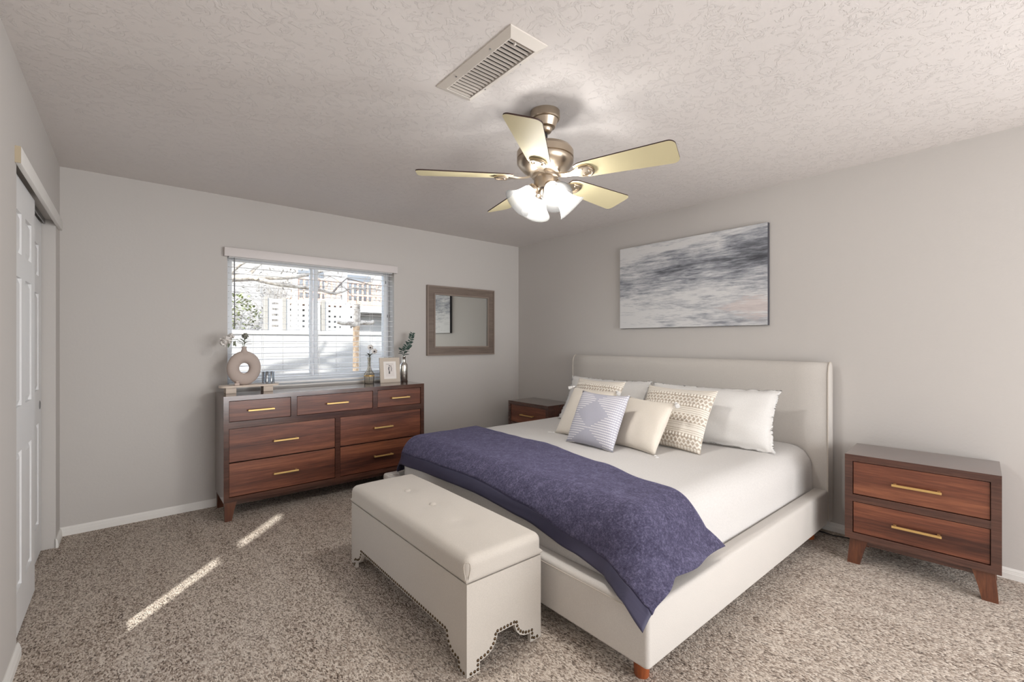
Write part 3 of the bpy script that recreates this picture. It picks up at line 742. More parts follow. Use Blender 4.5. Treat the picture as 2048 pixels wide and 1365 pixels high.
pillow_obj('textured_pillow', (-.955, -1.85, .487, .465, .53, -.03), .11, [m_yarn, m_gap_shade], 'cream woven bobble pillow half hidden behind the lavender striped pillow', group='woven bobble pillows', nu=130, nv=130, disp=tex, seed=1)
pillow_obj('textured_pillow', (-.91, -2.528, .527, .45, .54, -.02), .12, [m_yarn, m_gap_shade], 'cream woven bobble pillow in front of the right white pillow, wholly patterned with braids', group='woven bobble pillows', nu=130, nv=130, disp=tex, seed=3)
pillow_obj('tassel_pillow', (-1.13, -1.935, .441, .41, .56, -.06), .10, m_cream, 'cream tasselled pillow directly behind the lavender striped one, only its left edge showing', group='cream tasselled pillows', nu=24, nv=24, seed=7, tassels=((-1, 1), (1, 1), (-1, -1), (1, -1)))
pillow_obj('tassel_pillow', (-1.12, -2.42, .405, .372, .554, -.157), .11, m_cream, 'plain cream tasselled pillow between the striped pillow and the bobble pillow', group='cream tasselled pillows', nu=24, nv=24, seed=9, tassels=((-1, 1), (1, 1), (-1, -1), (1, -1)))
ms = Mat('lavender_stitched', rough=.9, spec=.2); c_ = ms.n('ShaderNodeUVMap'); sp = ms.n('ShaderNodeSeparateXYZ'); ms.l(c_.outputs[0], sp.inputs[0])
U, V_ = sp.outputs[0], sp.outputs[1]
row = ms.math('FRACT', ms.math('MULTIPLY', V_, 24.)); line = ms.math('LESS_THAN', row, .32)
dash = ms.math('LESS_THAN', ms.math('FRACT', ms.math('MULTIPLY', U, 34.)), .80)
tri = ms.math('ABSOLUTE', ms.math('SUBTRACT', ms.math('FRACT', ms.math('ADD', ms.math('MULTIPLY', V_, 1.75), .36)), .5))
vq = ms.math('DIVIDE', ms.math('FLOOR', ms.math('MULTIPLY', V_, 24.)), 24.)
tri = ms.math('ABSOLUTE', ms.math('SUBTRACT', ms.math('FRACT', ms.math('ADD', ms.math('MULTIPLY', vq, 1.92), .944)), .5))
outd = ms.math('GREATER_THAN', ms.math('ABSOLUTE', ms.math('SUBTRACT', U, .5)), ms.math('ADD', ms.math('MULTIPLY', tri, .68), .0))
fac = ms.math('MULTIPLY', ms.math('MULTIPLY', line, dash), outd)
wv = ms.noise(ms.co(), 300, 2)
ms.color(ms.mix(fac, ms.mix(wv, (168, 168, 180), (186, 185, 196)), (234, 231, 230))); ms.bump(fac, .4, .003)
pillow_obj('striped_pillow', (-1.285, -2.195, .427, .392, .46, -.05), .13, ms.m, 'lavender grey pillow with white stitched lines and diamond pattern, frontmost on the bed', nu=24, nv=24, seed=4, uv=True)

# ------------------------------------------------------------------ storage bench
GX_0, GX_1, GYN, GYF, GZ = -2.666, -2.276, -2.772, -1.60, .357
be = thing('storage_bench', ((GX_0+GX_1)/2, (GYN+GYF)/2, 0), 'beige upholstered storage bench with bronze nailhead trim at the foot of the bed', 'bench')
def prof(Lr):
    a = [(0, 0), (.062, 0), (.062, .040), (.078, .041), (.10, .046), (.122, .058), (.138, .076), (.147, .098), (.150, .112)]
    return a+[(Lr-x, z) for x, z in a[::-1]]
def panel_pts(fn, Lr): return [fn(s, z) for s, z in prof(Lr)]+[fn(Lr, GZ), fn(0, GZ)]
T2 = .018; LW, LL = GX_1-GX_0, GYF-GYN
b = MB()
b.prism(panel_pts(lambda s, z: (GX_0, GYN+s, z), LL), (T2, 0, 0)); b.prism(panel_pts(lambda s, z: (GX_1-T2, GYN+s, z), LL), (T2, 0, 0))
cl = lambda s: GX_0+min(max(s, T2), LW-T2)
b.prism(panel_pts(lambda s, z: (cl(s), GYN, z), LW), (0, T2, 0)); b.prism(panel_pts(lambda s, z: (cl(s), GYF-T2, z), LW), (0, T2, 0))
b.box((GX_0+T2, GYN+T2, .125), (GX_1-T2, GYF-T2, .14))
body = b.build('body', m_bench, be, smooth=None)
lidm = MB(); NL1, NL2 = 14, 40
LX0, LX1, LY0, LY1, LZ0, LZ1, LR = GX_0-.006, GX_1+.004, GYN-.006, GYF+.006, GZ+.003, .455, .034
def lid_pt(x, y, z):
    bot = max(0., 1-(z-LZ0)/.016); ins = .009*bot*bot
    x = min(max(x, LX0+ins), LX1-ins); y = min(max(y, LY0+ins), LY1-ins)
    q = Vector((min(max(x, LX0+LR), LX1-LR), min(max(y, LY0+LR), LY1-LR), min(z, LZ1-LR)))
    dd = Vector((x, y, z))-q
    if bot > 0 and z < LZ1-LR: return Vector((x, y, z))
    p = q+dd.normalized()*LR if dd.length > 1e-6 else Vector((x, y, z))
    if z >= LZ1-1e-6:
        uu = (x-LX0)/(LX1-LX0)*2-1; vv2 = (y-LY0)/(LY1-LY0)*2-1
        crown = .012*(1-uu**4)*(1-vv2**4); crown += .0022*noise.noise(Vector((x*11, y*4, 0)))*(1-uu**4)
        for by in (-1.918, -2.19, -2.455):
            r2 = ((x+2.475)**2+(y-by)**2)/.045**2
            crown -= .006*math.exp(-r2)
        p.z += crown
    return p
NXl, NYl, NZl = 40, 100, 12; lg = {}
def lv(i, j, k):
    if (i, j, k) not in lg: lg[(i, j, k)] = lidm.bm.verts.new(lid_pt(LX0+(LX1-LX0)*i/NXl, LY0+(LY1-LY0)*j/NYl, LZ0+(LZ1-LZ0)*k/NZl))
    return lg[(i, j, k)]
for i in range(NXl):
    for j in range(NYl):
        for k in (0, NZl): lidm.bm.faces.new((lv(i, j, k), lv(i+1, j, k), lv(i+1, j+1, k), lv(i, j+1, k)))
for k in range(NZl):
    for i in range(NXl):
        for j in (0, NYl): lidm.bm.faces.new((lv(i, j, k), lv(i+1, j, k), lv(i+1, j, k+1), lv(i, j, k+1)))
    for j in range(NYl):
        for i in (0, NXl): lidm.bm.faces.new((lv(i, j, k), lv(i, j+1, k), lv(i, j+1, k+1), lv(i, j, k+1)))
lid = lidm.build('lid', m_bench, be, smooth=60)
sd = MB()
for sg in (1, -1):
    pts_ = []
    for i in range(11):
        t = i/10; z = LZ0+.001+(LZ1-LZ0-.010)*sin(pi*t/2)
        off = .020*sin(pi*min(1, t*.98))**.7
        pts_.append(lid_pt(LX0+(off if sg > 0 else 0)+.0, LY0+(0 if sg > 0 else off), min(z, LZ1-.006))+Vector((-.0005, -.0005, 0)))
    sd.tube(pts_, .0018, 6)
sd.build('corner_seam', m_pipe, lid)
for by in (-1.918, -2.19, ):
    p = lid_pt(-2.475, by, LZ1); MB().lathe([(.015, -.006), (.018, -.001), (.0185, .002), (.015, .006), (.007, .0085), (.0005, .009)], p, 20).build('button', m_bench, lid)
def walk(pts_, step):
    out = []; carry = step/2
    for a_, b_ in zip(pts_, pts_[1:]):
        a_, b_ = Vector(a_), Vector(b_); Ls = (b_-a_).length; s_ = carry
        while s_ < Ls: out.append(a_+(b_-a_)*(s_/Ls)); s_ += step
        carry = s_-Ls
    return out
def nail_path(Lr): # offset path about 10 mm inside the outline
    a = [(.010, .011), (.052, .011), (.052, .050), (.078, .052), (.097, .057), (.114, .067), (.129, .082), (.137, .101), (.141, .123)]
    return a+[(Lr-x, z) for x, z in a[::-1]]
nm = None
def put_nail(p, nrm):
    global nm
    if nm is None:
        m = MB(); m.lathe([(.0062, 0), (.0060, .0015), (.0048, .0032), (.0026, .0043), (.0003, .0047)], (0, 0, 0), 12); o = m.build('nailhead', m_nail, be, base=(0, 0, 0), smooth=180); nm = o
    else:
        o = nm.copy(); COL.objects.link(o); o.parent = be
    o.location = Vector(p)-Vector(be.location); o.rotation_euler = Vector(nrm).to_track_quat('Z', 'Y').to_euler()
for q in walk([Vector((s, z, 0)) for s, z in nail_path(LW)], .0175): put_nail((GX_0+q.x, GYN-.0002, q.y), (0, -1, 0))
for q in walk([Vector((s, z, 0)) for s, z in nail_path(LL)], .0195): put_nail((GX_0-.0002, GYN+q.x, q.y), (-1, 0, 0))

# ------------------------------------------------------------------ things on the dresser (top z = .893)
TZ_ = .893
tr = thing('riser_tray', (-2.925, -.2, TZ_), 'pale wooden footed riser tray on the left end of the dresser', 'tray')
pts_ = []
for i in range(13):
    t = -pi/2+pi*i/12; pts_.append((-2.775+.045*cos(t)*1.0, -.2+.065*sin(t), TZ_+.045))
for i in range(13):
    t = pi/2+pi*i/12; pts_.append((-3.095+.045*cos(t), -.2+.065*sin(t), TZ_+.045))
MB().prism(pts_, (0, 0, .014)).build('tray_top', m_tray, tr, smooth=40)
for x in (-3.066, -2.815): MB().box((x-.034, -.25, TZ_), (x+.034, -.15, TZ_+.045), .003).build('foot', m_tray, tr, smooth=None)
VZ = TZ_+.0592
dv = MB(); VC = Vector((-2.972, -.195, VZ+.128)); yawv = R(8)
NU, NV2 = 64, 24
def ringpt(i, j):
    a = 2*pi*i/NU; b = 2*pi*j/NV2
    Rm, rm = .0825, .0445
    rr_ = Rm+rm*cos(b); y = .036*sin(b)
    x, z = rr_*sin(a), rr_*cos(a)
    return VC+Matrix.Rotation(yawv, 3, 'Z') @ Vector((x*.93, y, z*1.03))
G = [[dv.bm.verts.new(ringpt(i, j)) for j in range(NV2)] for i in range(NU)]
for i in range(NU):
    for j in range(NV2): dv.bm.faces.new((G[i][j], G[i][(j+1) % NV2], G[(i+1) % NU][(j+1) % NV2], G[(i+1) % NU][j]))
dv.lathe([(.038, .102), (.030, .116), (.021, .132), (.016, .146), (.0155, .158), (.018, .166), (.014, .166), (.0125, .158), (.012, .14)], VC, 24)
vase = dv.build('donut_vase', m_clay, base=(VC.x, VC.y, VZ), smooth=60); tag(vase, 'taupe ceramic ring vase with a hole standing on the riser tray', 'vase')
mouth = VC+Vector((0, 0, .166))
fl = thing('flower_sprig', mouth, 'drooping stem with round white blooms leaning out of the ring vase to the left', 'flower', 'stems in the ring vase')
p0 = mouth+Vector((0, 0, -.03)); p3 = mouth+Vector((-.125, -.02, .030))
MB().tube([p0, mouth+Vector((-.012, 0, .03)), mouth+Vector((-.05, -.01, .055)), mouth+Vector((-.095, -.015, .052)), p3], .0022, 6).build('stem', m_leafg, fl)
def bloom(mb, c, r, n=26):
    for i in range(n):
        z = 1-2*(i+.5)/n; ph = i*2.4; dn = Vector((math.sqrt(1-z*z)*cos(ph), math.sqrt(1-z*z)*sin(ph), z))
        mb.leaf(Vector(c)+dn*r*.25, dn, dn.orthogonal(), r*.95, r*.9, -.1)
    mb.ball(c, r*.5); return mb
bloom(bloom(MB(), p3+Vector((-.002, 0, .012)), .036), mouth+Vector((-.09, -.01, .078)), .022).build('bloom', m_petal, fl)
lf = MB()
for c, dd in ((mouth+Vector((-.06, -.01, .045)), (-.3, -.2, -.8)), (mouth+Vector((-.085, -.01, .045)), (-.5, -.2, -.7)), (mouth+Vector((-.075, -.01, .04)), (.4, -.2, -.8)), (mouth+Vector((-.1, -.01, .035)), (-.2, -.3, -1))): lf.leaf(c, dd, (0, -1, .3), .045, .016)
lf.build('foliage', m_leafg, fl)
f2 = thing('flower_sprig', mouth, 'upright grey green sprig with one muted bloom in the ring vase mouth', 'flower', 'stems in the ring vase')
MB().tube([p0, mouth+Vector((.002, 0, .03)), mouth+Vector((.004, -.004, .072))], .0025, 6).build('stem', m_leafg, f2)
bloom(MB(), mouth+Vector((.006, -.004, .082)), .022, 20).build('bloom', Mat('muted_sage_bloom', (150, 150, 140), .8).m, f2)
lf = MB(); random.seed(3)
for i in range(12):
    a = i*2.4; lf.leaf(mouth+Vector((0, 0, .008+.004*i)), (cos(a), .5*sin(a)-.2, .55), (0, 0, 1), .05, .015, .3)
lf.build('foliage', m_leafg, f2)
gl = MB(); n = 168
GC = Vector((-2.805, -.195, VZ))
def ribring(r, z, dp=.0045): return [gl.bm.verts.new(GC+Vector(((r+dp*abs(sin(7*2*pi*k/n)))*cos(2*pi*k/n), (r+dp*abs(sin(7*2*pi*k/n)))*sin(2*pi*k/n), z))) for k in range(n)]
rg = [ribring(.039, 0), ribring(.040, .004), ribring(.0405, .092), ribring(.0395, .093, .004), ribring(.036, .092, 0), ribring(.036, .008, 0), ribring(.01, .007, 0)]
for q_, (a_, b_) in enumerate(zip(rg, rg[1:])):
    for k in range(n):
        f_ = gl.bm.faces.new((a_[k], a_[(k+1) % n], b_[(k+1) % n], b_[k]))
        if q_ in (1, 2) and (k//12) % 2: f_.material_index = 1
gl.bm.faces.new(rg[0])
tag(gl.build('ribbed_glass', [m_ribglass, m_ribsilver], base=GC, smooth=60), 'ribbed grey glass tumbler on the right end of the riser tray', 'glass')
sx = MB(); sx.box((-3.045, -.262, VZ), (-3.012, -.236, VZ+.020), .007, 3); sx.box((-3.036, -.258, VZ+.0205), (-3.016, -.240, VZ+.033), .005, 3)
tag(sx.build('knot_ornament', m_pink, base=(-3.028, -.25, VZ), smooth=60), 'tiny pale blush knot ornament on the tray in front of the ring vase', 'ornament')
# bud vase
BV = Vector((-1.943, -.12, TZ_))
bv = MB().lathe([(.040, 0), (.043, .003), (.044, .045), (.047, .075), (.044, .092), (.032, .112), (.020, .132), (.015, .155), (.0135, .20), (.016, .238), (.018, .243), (.0155, .243), (.012, .20), (.0125, .16), (.018, .13), (.040, .09), (.041, .05), (.038, .006), (.01, .004)], BV, 40).build('bud_vase', m_smoke, base=BV, smooth=60)
tag(bv, 'smoky glass bottle vase with long neck and white anemones beside the picture frame', 'vase')
MB().lathe([(.0448, .068), (.0478, .071), (.0478, .076), (.046, .079)], BV, 40, cap=False).build('gold_band', m_brass, bv)
mo = BV+Vector((0, 0, .243))
def anemone(tip, label):
    t_ = thing('anemone', mo, label, 'flower', 'anemones in the bud vase')
    MB().tube([BV+Vector((0, 0, .02)), BV+Vector((.0, 0, .15)), mo+Vector((tip[0]*.2, 0, .02)), mo+Vector(tip)], .0022, 6).build('stem', m_leafg, t_)
    c_ = mo+Vector(tip); m = MB(); face = Vector((-.35, -.85, .35)).normalized(); e1 = face.orthogonal().normalized(); e2 = face.cross(e1)
    for i in range(7):
        a_ = 2*pi*i/7; dd = e1*cos(a_)+e2*sin(a_)+face*.35; m.leaf(c_+face*.002, dd, face, .032, .026, -.15)
    m.build('petals', m_petal, t_); MB().ball(c_+face*.009, .008).build('flower_centre', m_core, t_)
    return t_
anemone((.006, -.01, .088), 'taller white anemone with dark centre in the smoky bud vase')
a2 = anemone((.048, -.005, .052), 'shorter white anemone leaning right out of the smoky bud vase')
lf = MB()
for i in range(9):
    a_ = i*2.4; lf.leaf(mo+Vector((0, 0, -.004+.003*i)), (cos(a_), .6*sin(a_)-.1, .7), (0, 0, 1), .04, .015, .2)
lf.build('foliage', Mat('dark_olive_leaf', (70, 74, 58), .7).m, a2)
# picture frame
pf = thing('picture_frame', (-1.752, -.16, TZ_), 'small beige picture frame with a grey figure sketch on white mat on the dresser', 'picture frame')
pf['local_build'] = 1; pf.rotation_euler = (R(-7), 0, R(-4)); FW, FH = .196, .238
def prect(mb, w0, h0, wd, y0, y1): return rect_frame(mb, -w0/2, w0/2, (FH-h0)/2, FH-(FH-h0)/2, wd, y0, y1)
prect(MB(), FW, FH, .036, -.009, .009).build('frame', m_frame_b, pf, smooth=None)
MB().box((-FW/2+.03, -.004, .03), (FW/2-.03, .004, FH-.03)).build('mat_board', m_mat, pf, smooth=None)
pr_ = MB().box((-.042, -.0048, .058), (.042, -.0038, FH-.052)).build('print', m_paper, pf, smooth=None)
ik = MB()
def st(p, r=.0016): ik.tube([(x, -.0052, z) for x, z in p], r, 5)
st([(-.034, .176), (-.008, .176)], .0014); st([(-.006, .176), (.03, .175)], .0007)
ik.ball((-.004, -.005, .162), .006, 1, .15, 1); ik.ball((.010, -.005, .157), .005, 1, .15, 1)
st([(-.006, .152), (-.010, .130), (-.008, .108), (-.010, .084)], .004); st([(-.010, .150), (-.017, .132), (-.012, .120)], .002); st([(-.004, .108), (-.003, .084)], .0032)
st([(.010, .150), (.012, .130), (.018, .106)], .0022); st([(.012, .128), (.004, .104)], .0012); st([(.014, .148), (.022, .134), (.017, .124)], .0012)
ik.build('sketch', m_ink, pr_)
MB().prism([(-.02, .009, .20), (.02, .009, .20), (.02, .009, .19), (-.02, .009, .19)], (0, .002, 0)).hexa([(-.02, .060, .004), (.02, .060, .004), (.02, .064, .004), (-.02, .064, .004)], [(-.02, .009, .19), (.02, .009, .19), (.02, .013, .19), (-.02, .013, .19)]).build('easel_back', m_frame_b, pf, smooth=None)
# silver bottle with eucalyptus
SB = Vector((-1.600, -.135, TZ_))
sbv = MB().lathe([(.036, 0), (.039, .003), (.039, .150), (.0375, .162), (.032, .174), (.022, .184), (.0185, .192), (.018, .236), (.020, .238), (.020, .246), (.016, .246), (.0145, .238), (.014, .20)], SB, 40).build('silver_bottle', m_silver, base=SB, smooth=50)
tag(sbv, 'shiny silver mirrored glass bottle at the right end of the dresser', 'vase')
mo = SB+Vector((0, 0, .246))
eu = thing('eucalyptus_sprig', mo, 'dark green eucalyptus sprig leaning right out of the silver bottle', 'plant')
P_ = [SB+Vector((0, 0, .05)), mo+Vector((.0, 0, 0)), mo+Vector((.014, 0, .06)), mo+Vector((.05, -.005, .12)), mo+Vector((.075, -.008, .19)), mo+Vector((.088, -.01, .225))]
MB().tube(P_, [.003, .003, .0025, .002, .0015, .001], 6).tube([mo, mo+Vector((-.02, 0, .04)), mo+Vector((-.032, 0, .075))], .0016, 6).build('stem', m_leafd, eu)
lf = MB(); random.seed(11)
for i in range(26):
    t_ = i/25; s_ = t_*3; k = min(2, int(s_)); f_ = s_-k; c_ = P_[2+k].lerp(P_[3+k], f_) if k < 3 else P_[5]
    sg = 1 if i % 2 else -1; L_ = .052-.024*t_
    lf.leaf(c_, (sg*.8+.3, random.uniform(-.5, .2), random.uniform(-.1, .6)), (0, -.8, .5), L_, L_*.5, .1)
for i in range(10):
    a_ = i*2.4; lf.leaf(mo+Vector((.004*cos(a_), 0, .012+.006*i)), (cos(a_), .5*sin(a_)-.2, .3), (0, -.3, 1), .05, .024, .2)
for c_ in ((-.02, 0, .04), (-.026, 0, .06), (-.032, 0, .075)): lf.leaf(mo+Vector(c_), (-.7, -.2, .3), (0, -.6, .6), .03, .014)
lf.build('foliage', m_leafd, eu)
# power cord on the floor behind the near nightstand
tag(MB().tube([(-.10, -3.05, .006), (-.085, -3.17, .006), (-.10, -3.28, .006), (-.07, -3.36, .006), (-.06, -3.50, .006), (-.04, -3.65, .02), (-.017, -3.7, .06)], .0035, 6).build('power_cord', m_black, base=(-.07, -3.36, 0)), 'thin black power cord on the carpet between the bed and the nightstand', 'cord')

# ------------------------------------------------------------------ outdoors beyond the window
m_dirt = Mat('dry_ground', (196, 186, 174), .95); m_dirt.color(m_dirt.ramp(m_dirt.noise(m_dirt.co(), 3, 6, .7), [(.35, (132, 124, 114)), (.65, (164, 156, 146))])); m_dirt = m_dirt.m
struct(MB().box((-16, .3, -.25), (16, 40, -.15)).build('ground', m_dirt))
mbk = Mat('pale_block', rough=.9); br = mbk.n('ShaderNodeTexBrick')
br.inputs['Scale'].default_value = 1; br.inputs['Brick Width'].default_value = .41; br.inputs['Row Height'].default_value = .2; br.inputs['Mortar Size'].default_value = .004; br.offset = 0
br.inputs['Color1'].default_value = lin((164, 162, 160)); br.inputs['Color2'].default_value = lin((156, 155, 154)); br.inputs['Mortar'].default_value = lin((124, 122, 120))
cc = mbk.n('ShaderNodeTexCoord'); sp = mbk.n('ShaderNodeSeparateXYZ'); cb = mbk.n('ShaderNodeCombineXYZ'); mbk.l(cc.outputs['Object'], sp.inputs[0]); mbk.l(sp.outputs[0], cb.inputs[0]); mbk.l(sp.outputs[2], cb.inputs[1]); mbk.l(cb.outputs[0], br.inputs['Vector'])
mbk.color(br.outputs[0]); mbk = mbk.m
bw = thing('block_wall', (-1, 3.6, -.15), 'pale concrete block garden wall seen through the window', 'wall')
MB().box((-8, 3.5, -.15), (5, 3.7, 1.39)).build('block_courses', mbk, bw, smooth=None)
MB().box((-8, 3.48, 1.39), (5, 3.72, 1.45), .006).build('wall_cap', Mat('pale_cap', (172, 170, 168), .9).m, bw, smooth=None)
m_lat = Mat('white_lattice', (186, 186, 184), .6).m
def lattice(x0, x1, label):
    o = thing('lattice_panel', ((x0+x1)/2, 3.63, 1.45), label, 'fence', 'white lattice fence panels')
    m = MB(); z0, z1 = 1.452, 1.955; pt_ = .088
    nx = int((x1-x0)/pt_)
    for i in range(nx+1):
        x = x0+i*(x1-x0)/nx; m.box((x-.027, 3.615, z0), (x+.027, 3.623, z1))
    nz = 6
    for k in range(nz):
        z = z0+.03+k*.088; m.box((x0-.027, 3.623, z-.027), (x1+.027, 3.631, z+.027))
    m.build('lattice', m_lat, o, smooth=None)
    MB().box((x0-.085, 3.59, 1.452), (x0-.03, 3.65, z1+.02), .004).build('post', Mat('grey_post', (136, 132, 126), .8).m if 'grey_post' not in bpy.data.materials else bpy.data.materials['grey_post'], o, smooth=None)
    return o
lattice(-1.72, -1.25, 'white square lattice fence panel on the wall, left of the window mullion')
lattice(-1.12, -.66, 'white square lattice fence panel on the wall, right of the window mullion')
lattice(-1.98, -1.83, 'narrow end strip of white lattice fence beside the bushes')
# neighbour house
m_terra = Mat('terracotta_paint', (178, 146, 130), .8).m; m_stucco = Mat('grey_stucco', (140, 139, 138), .9).m; m_wht = Mat('white_paint', (184, 184, 184), .7).m
nh = thing('neighbor_house', (1.5, 10, 0), 'neighboring house with terracotta balcony railing seen through the upper right window', 'house')
MB().box((-1.2, 10.2, -.15), (6, 15, 4.6)).build('wall', m_stucco, nh, smooth=None)
MB().box((-.3, 9.0, 2.30), (6, 10.2, 2.48)).build('balcony_deck', m_terra, nh, smooth=None)
r_ = MB().box((-.3, 9.0, 2.98), (6, 9.07, 3.05)).box((-.3, 9.0, 2.62), (6, 9.06, 2.68))
for i in range(42): r_.box((-.3+i*.15, 9.01, 2.48), (-.25+i*.15, 9.05, 3.0))
r_.build('balcony_railing', m_terra, nh, smooth=None)
for x in (-.22, 1.12, 2.7): MB().box((x-.07, 8.96, -.15), (x+.07, 9.10, 3.7)).build('porch_post', m_wht, nh, smooth=None)
MB().box((-1.4, 9.9, 4.6), (6.2, 15.2, 4.8)).build('roof', m_terra, nh, smooth=None)
for x in (.1, 1.6, 3.1): MB().box((x, 10.17, 2.6), (x+.8, 10.199, 3.4)).build('window', Mat('dark_pane', (96, 100, 106), .2).m if 'dark_pane' not in bpy.data.materials else bpy.data.materials['dark_pane'], nh, smooth=None)
sh = thing('garden_shed', (1.6, 6.8, 0), 'low white shed with flat fascia behind the block wall at the right', 'shed')
MB().box((1.05, 7.0, -.15), (4.0, 8.3, 1.98)).build('wall', m_stucco, sh, smooth=None)
MB().box((.62, 6.4, 1.98), (4.2, 8.4, 2.13)).build('roof_fascia', m_wht, sh, smooth=None)
# tree limbs near the window
m_bark = Mat('pale_bark', (196, 186, 174), .9); vb = m_bark.co((1, 1, 1)); nb_ = m_bark.noise(vb, 22, 5, .7); m_bark.color(m_bark.ramp(nb_, [(.35, (136, 124, 112)), (.6, (206, 198, 188))])); m_bark.bump(nb_, .5, .01); m_bark = m_bark.m
m_twig = Mat('grey_twig', (128, 120, 114), .9).m
te = thing('pruned_tree', (-3.5, 2.3, -.15), 'bare pale tree with a long pruned limb stretching across the upper window', 'tree')
MB().tube([(-3.55, 2.35, -.15), (-3.5, 2.3, .9), (-3.35, 2.25, 1.75), (-3.0, 2.2, 2.0), (-2.68, 2.2, 2.06), (-2.46, 2.2, 2.085)], [.11, .10, .085, .06, .05, .048], 12).build('trunk', m_bark, te)
MB().tube([(-2.5, 2.2, 2.08), (-2.32, 2.2, 2.045), (-2.16, 2.2, 2.018), (-1.95, 2.2, 2.005), (-1.78, 2.2, 2.0), (-1.66, 2.2, 1.985), (-1.55, 2.2, 1.955), (-1.46, 2.2, 1.95), (-1.36, 2.2, 1.985), (-1.25, 2.2, 2.035), (-1.0, 2.2, 2.06), (-.8, 2.22, 2.05)], [.036, .032, .027, .025, .024, .022, .02, .019, .017, .014, .010, .006], 10).build('branch', m_bark, te)
MB().tube([(-2.5, 2.2, 2.085), (-2.33, 2.22, 2.10), (-2.15, 2.25, 2.115), (-1.98, 2.28, 2.14), (-1.8, 2.3, 2.19), (-1.6, 2.3, 2.26)], [.036, .034, .03, .028, .022, .016], 10).build('branch', m_bark, te)
MB().tube([(-2.58, 2.2, 2.07), (-2.50, 2.2, 2.13), (-2.45, 2.2, 2.2), (-2.38, 2.2, 2.27), (-2.3, 2.2, 2.42)], [.03, .026, .022, .02, .016], 10).build('branch', m_bark, te)
MB().tube([(-2.72, 2.2, 2.06), (-2.70, 2.15, 2.14), (-2.62, 2.1, 2.22), (-2.5, 2.1, 2.3)], [.03, .025, .02, .014], 10).build('branch', m_bark, te)
MB().tube([(-1.50, 2.2, 1.955), (-1.44, 2.2, 2.03), (-1.38, 2.2, 2.10), (-1.30, 2.2, 2.175), (-1.10, 2.2, 2.14), (-.9, 2.2, 2.10)], [.014, .012, .011, .010, .008, .005], 8).build('branch', m_twig, te)
MB().lathe([(.026, -.01), (.028, .004), (.022, .008), (.001, .009)], (-2.45, 2.155, 2.075), 16, Matrix.Rotation(R(90), 3, 'X')).build('cut_stub', Mat('cut_wood', (214, 196, 170), .8).m, te)
random.seed(21); tw_ = MB()
def twig(p, dd, L_, r, depth):
    pts_ = [Vector(p)]; dd = Vector(dd).normalized()
    for _ in range(5):
        dd = (dd+Vector((random.uniform(-.35, .35), random.uniform(-.2, .2), random.uniform(-.3, .32)))).normalized(); pts_.append(pts_[-1]+dd*L_/5)
    tw_.tube(pts_, [r*(1-.14*i) for i in range(6)], 5)
    if depth:
        for q in pts_[2:]:
            if random.random() < .8: twig(q, dd+Vector((random.uniform(-.8, .8), random.uniform(-.4, .4), random.uniform(-.8, .8))), L_*.6, r*.6, depth-1)
for _ in range(15): twig((random.uniform(-1.9, -.7), random.uniform(2.1, 2.4), random.uniform(1.98, 2.25)), (random.uniform(-.2, 1), 0, random.uniform(-.4, .9)), random.uniform(.3, .6), .0045, 2)
tw_.build('twigs', m_twig, te)
# short pollarded trunk near the wall
m_tan = Mat('tan_bark', (196, 168, 140), .9); nb_ = m_tan.noise(m_tan.co(), 18, 5, .7); m_tan.color(m_tan.ramp(nb_, [(.35, (164, 132, 104)), (.6, (212, 188, 160))])); m_tan.bump(nb_, .5, .01); m_tan = m_tan.m
po = thing('pollarded_tree', (-1.02, 2.6, -.15), 'short tan pollarded trunk with two stubby side arms in front of the block wall', 'tree')
MB().tube([(-1.03, 2.6, -.15), (-1.02, 2.6, .6), (-1.015, 2.6, 1.2), (-1.01, 2.6, 1.55)], [.06, .047, .043, .05], 12).build('trunk', m_tan, po)
MB().tube([(-1.02, 2.6, 1.53), (-1.12, 2.58, 1.555), (-1.22, 2.57, 1.55), (-1.31, 2.57, 1.57)], [.05, .035, .03, .026], 10).build('arm', m_bark, po)
MB().tube([(-1.01, 2.6, 1.54), (-.92, 2.6, 1.575), (-.82, 2.6, 1.565), (-.74, 2.6, 1.585)], [.05, .036, .03, .034], 10).build('arm', m_bark, po)
MB().tube([(-1.01, 2.6, 1.53), (-1.0, 2.6, 1.7), (-1.0, 2.6, 1.85)], [.055, .05, .045], 10).build('top_stub', m_bark, po)
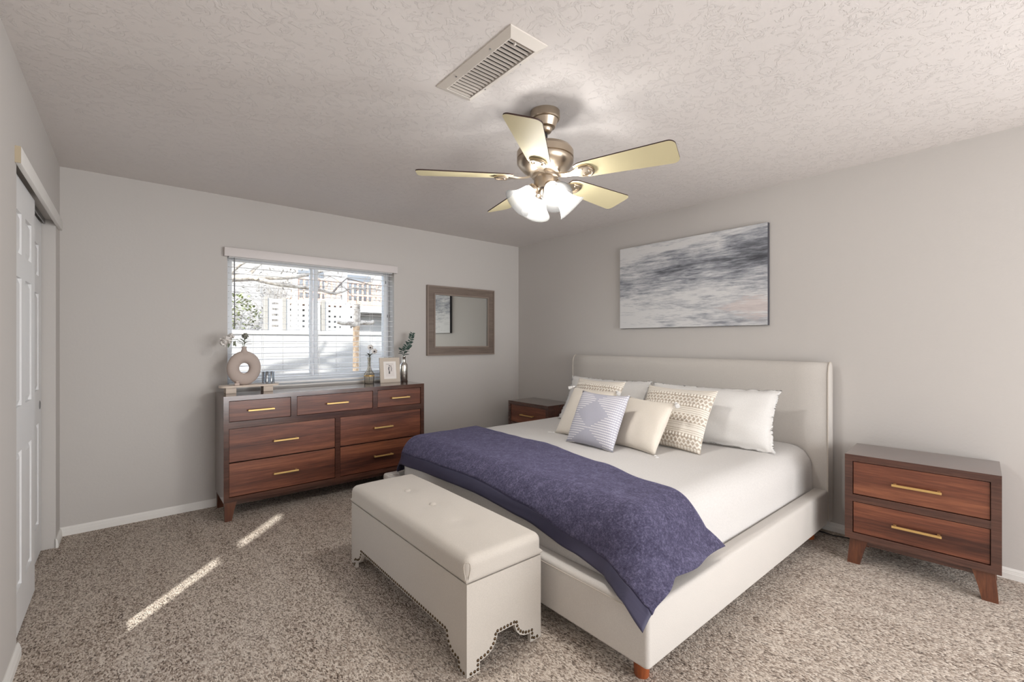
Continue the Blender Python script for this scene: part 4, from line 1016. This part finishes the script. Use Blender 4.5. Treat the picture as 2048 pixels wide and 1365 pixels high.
# hillside shrubs
m_hill = Mat('scrub_hill', (176, 172, 168), .95); m_hill.color(m_hill.ramp(m_hill.noise(m_hill.co(), 8, 6, .75), [(.35, (84, 81, 78)), (.65, (160, 157, 153))])); m_hill = m_hill.m
struct(MB().grid(lambda u, v_: Vector((-12+11.0*u, 4.6+9*v_, -.1+4.4*v_**.75+.15*noise.noise(Vector((u*9, v_*9, 0))))), 30, 30).build('hillside', m_hill, smooth=180))
def shrub(loc, r, hgt, mat_t, mat_l, nl, label, seed, name='dry_shrub', grp='dry shrubs on the hillside'):
    random.seed(seed); o = thing(name, loc, label, 'shrub', grp)
    m = MB()
    for i in range(38):
        a_ = random.uniform(0, 2*pi); sp_ = random.uniform(.1, 1)*r; tip = Vector(loc)+Vector((sp_*cos(a_), sp_*sin(a_)*.7, hgt*random.uniform(.6, 1)))
        b0 = Vector(loc)+Vector((random.uniform(-.05, .05), random.uniform(-.05, .05), 0)); md = b0.lerp(tip, .5)+Vector((random.uniform(-.08, .08), 0, .08))
        m.tube([b0, md, tip], [.009, .006, .002], 5)
        for _ in range(4):
            q = md.lerp(tip, random.random()); m.tube([q, q+Vector((random.uniform(-.2, .2), random.uniform(-.1, .1), random.uniform(.02, .22)))], [.003, .001], 4)
    m.build('branches', mat_t, o)
    if nl:
        l_ = MB()
        for i in range(nl):
            a_ = random.uniform(0, 2*pi); rr_ = r*math.sqrt(random.random()); z_ = hgt*random.uniform(.25, 1); k_ = math.sqrt(max(.1, 1-(z_/hgt-.45)**2*2))
            l_.leaf(Vector(loc)+Vector((rr_*k_*cos(a_), rr_*k_*sin(a_)*.7, z_)), (random.uniform(-1, 1), random.uniform(-1, 1), random.uniform(-.3, 1)), (0, random.uniform(-.5, .5), 1), .07, .035)
        l_.build('foliage', mat_l, o)
    return o
m_dry = Mat('dry_stem', (134, 129, 124), .95).m; m_gr = Mat('olive_leaf', (112, 118, 78), .8).m
def hz(y): return -.1+4.4*max(0, (y-4.6)/9)**.75
shrub((-2.35, 4.25, .3), .42, 1.75, m_dry, m_gr, 520, 'leafy olive green bush above the wall at the left edge of the window', 31, 'leafy_bush', None)
for x, y, hg, sd_, lb in ((-1.95, 5.0, 1.6, 41, 'grey dry shrub just right of the green bush behind the wall'), (-1.15, 6.9, 1.6, 42, 'grey dry shrub high on the slope behind the white lattice'), (-2.6, 6.4, 1.7, 43, 'grey dry shrub high on the slope above the green bush')):
    shrub((x, y, max(.2, hz(y)-.1)), .75, hg, m_dry, m_dry, 260, lb, sd_)
# unseen shape added over the room to shade part of the garden wall
struct(MB().prism([(-4.9, .2, 2.56), (-1.0, .2, 2.56), (-2.6, .2, 3.9), (-3.55, .2, 4.1), (-3.7, .2, 4.1), (-4.03, .2, 3.62), (-4.55, .2, 2.9), (-4.9, .2, 2.8)], (0, -.15, 0)).build('added_shade_gable', m_stucco, smooth=None))
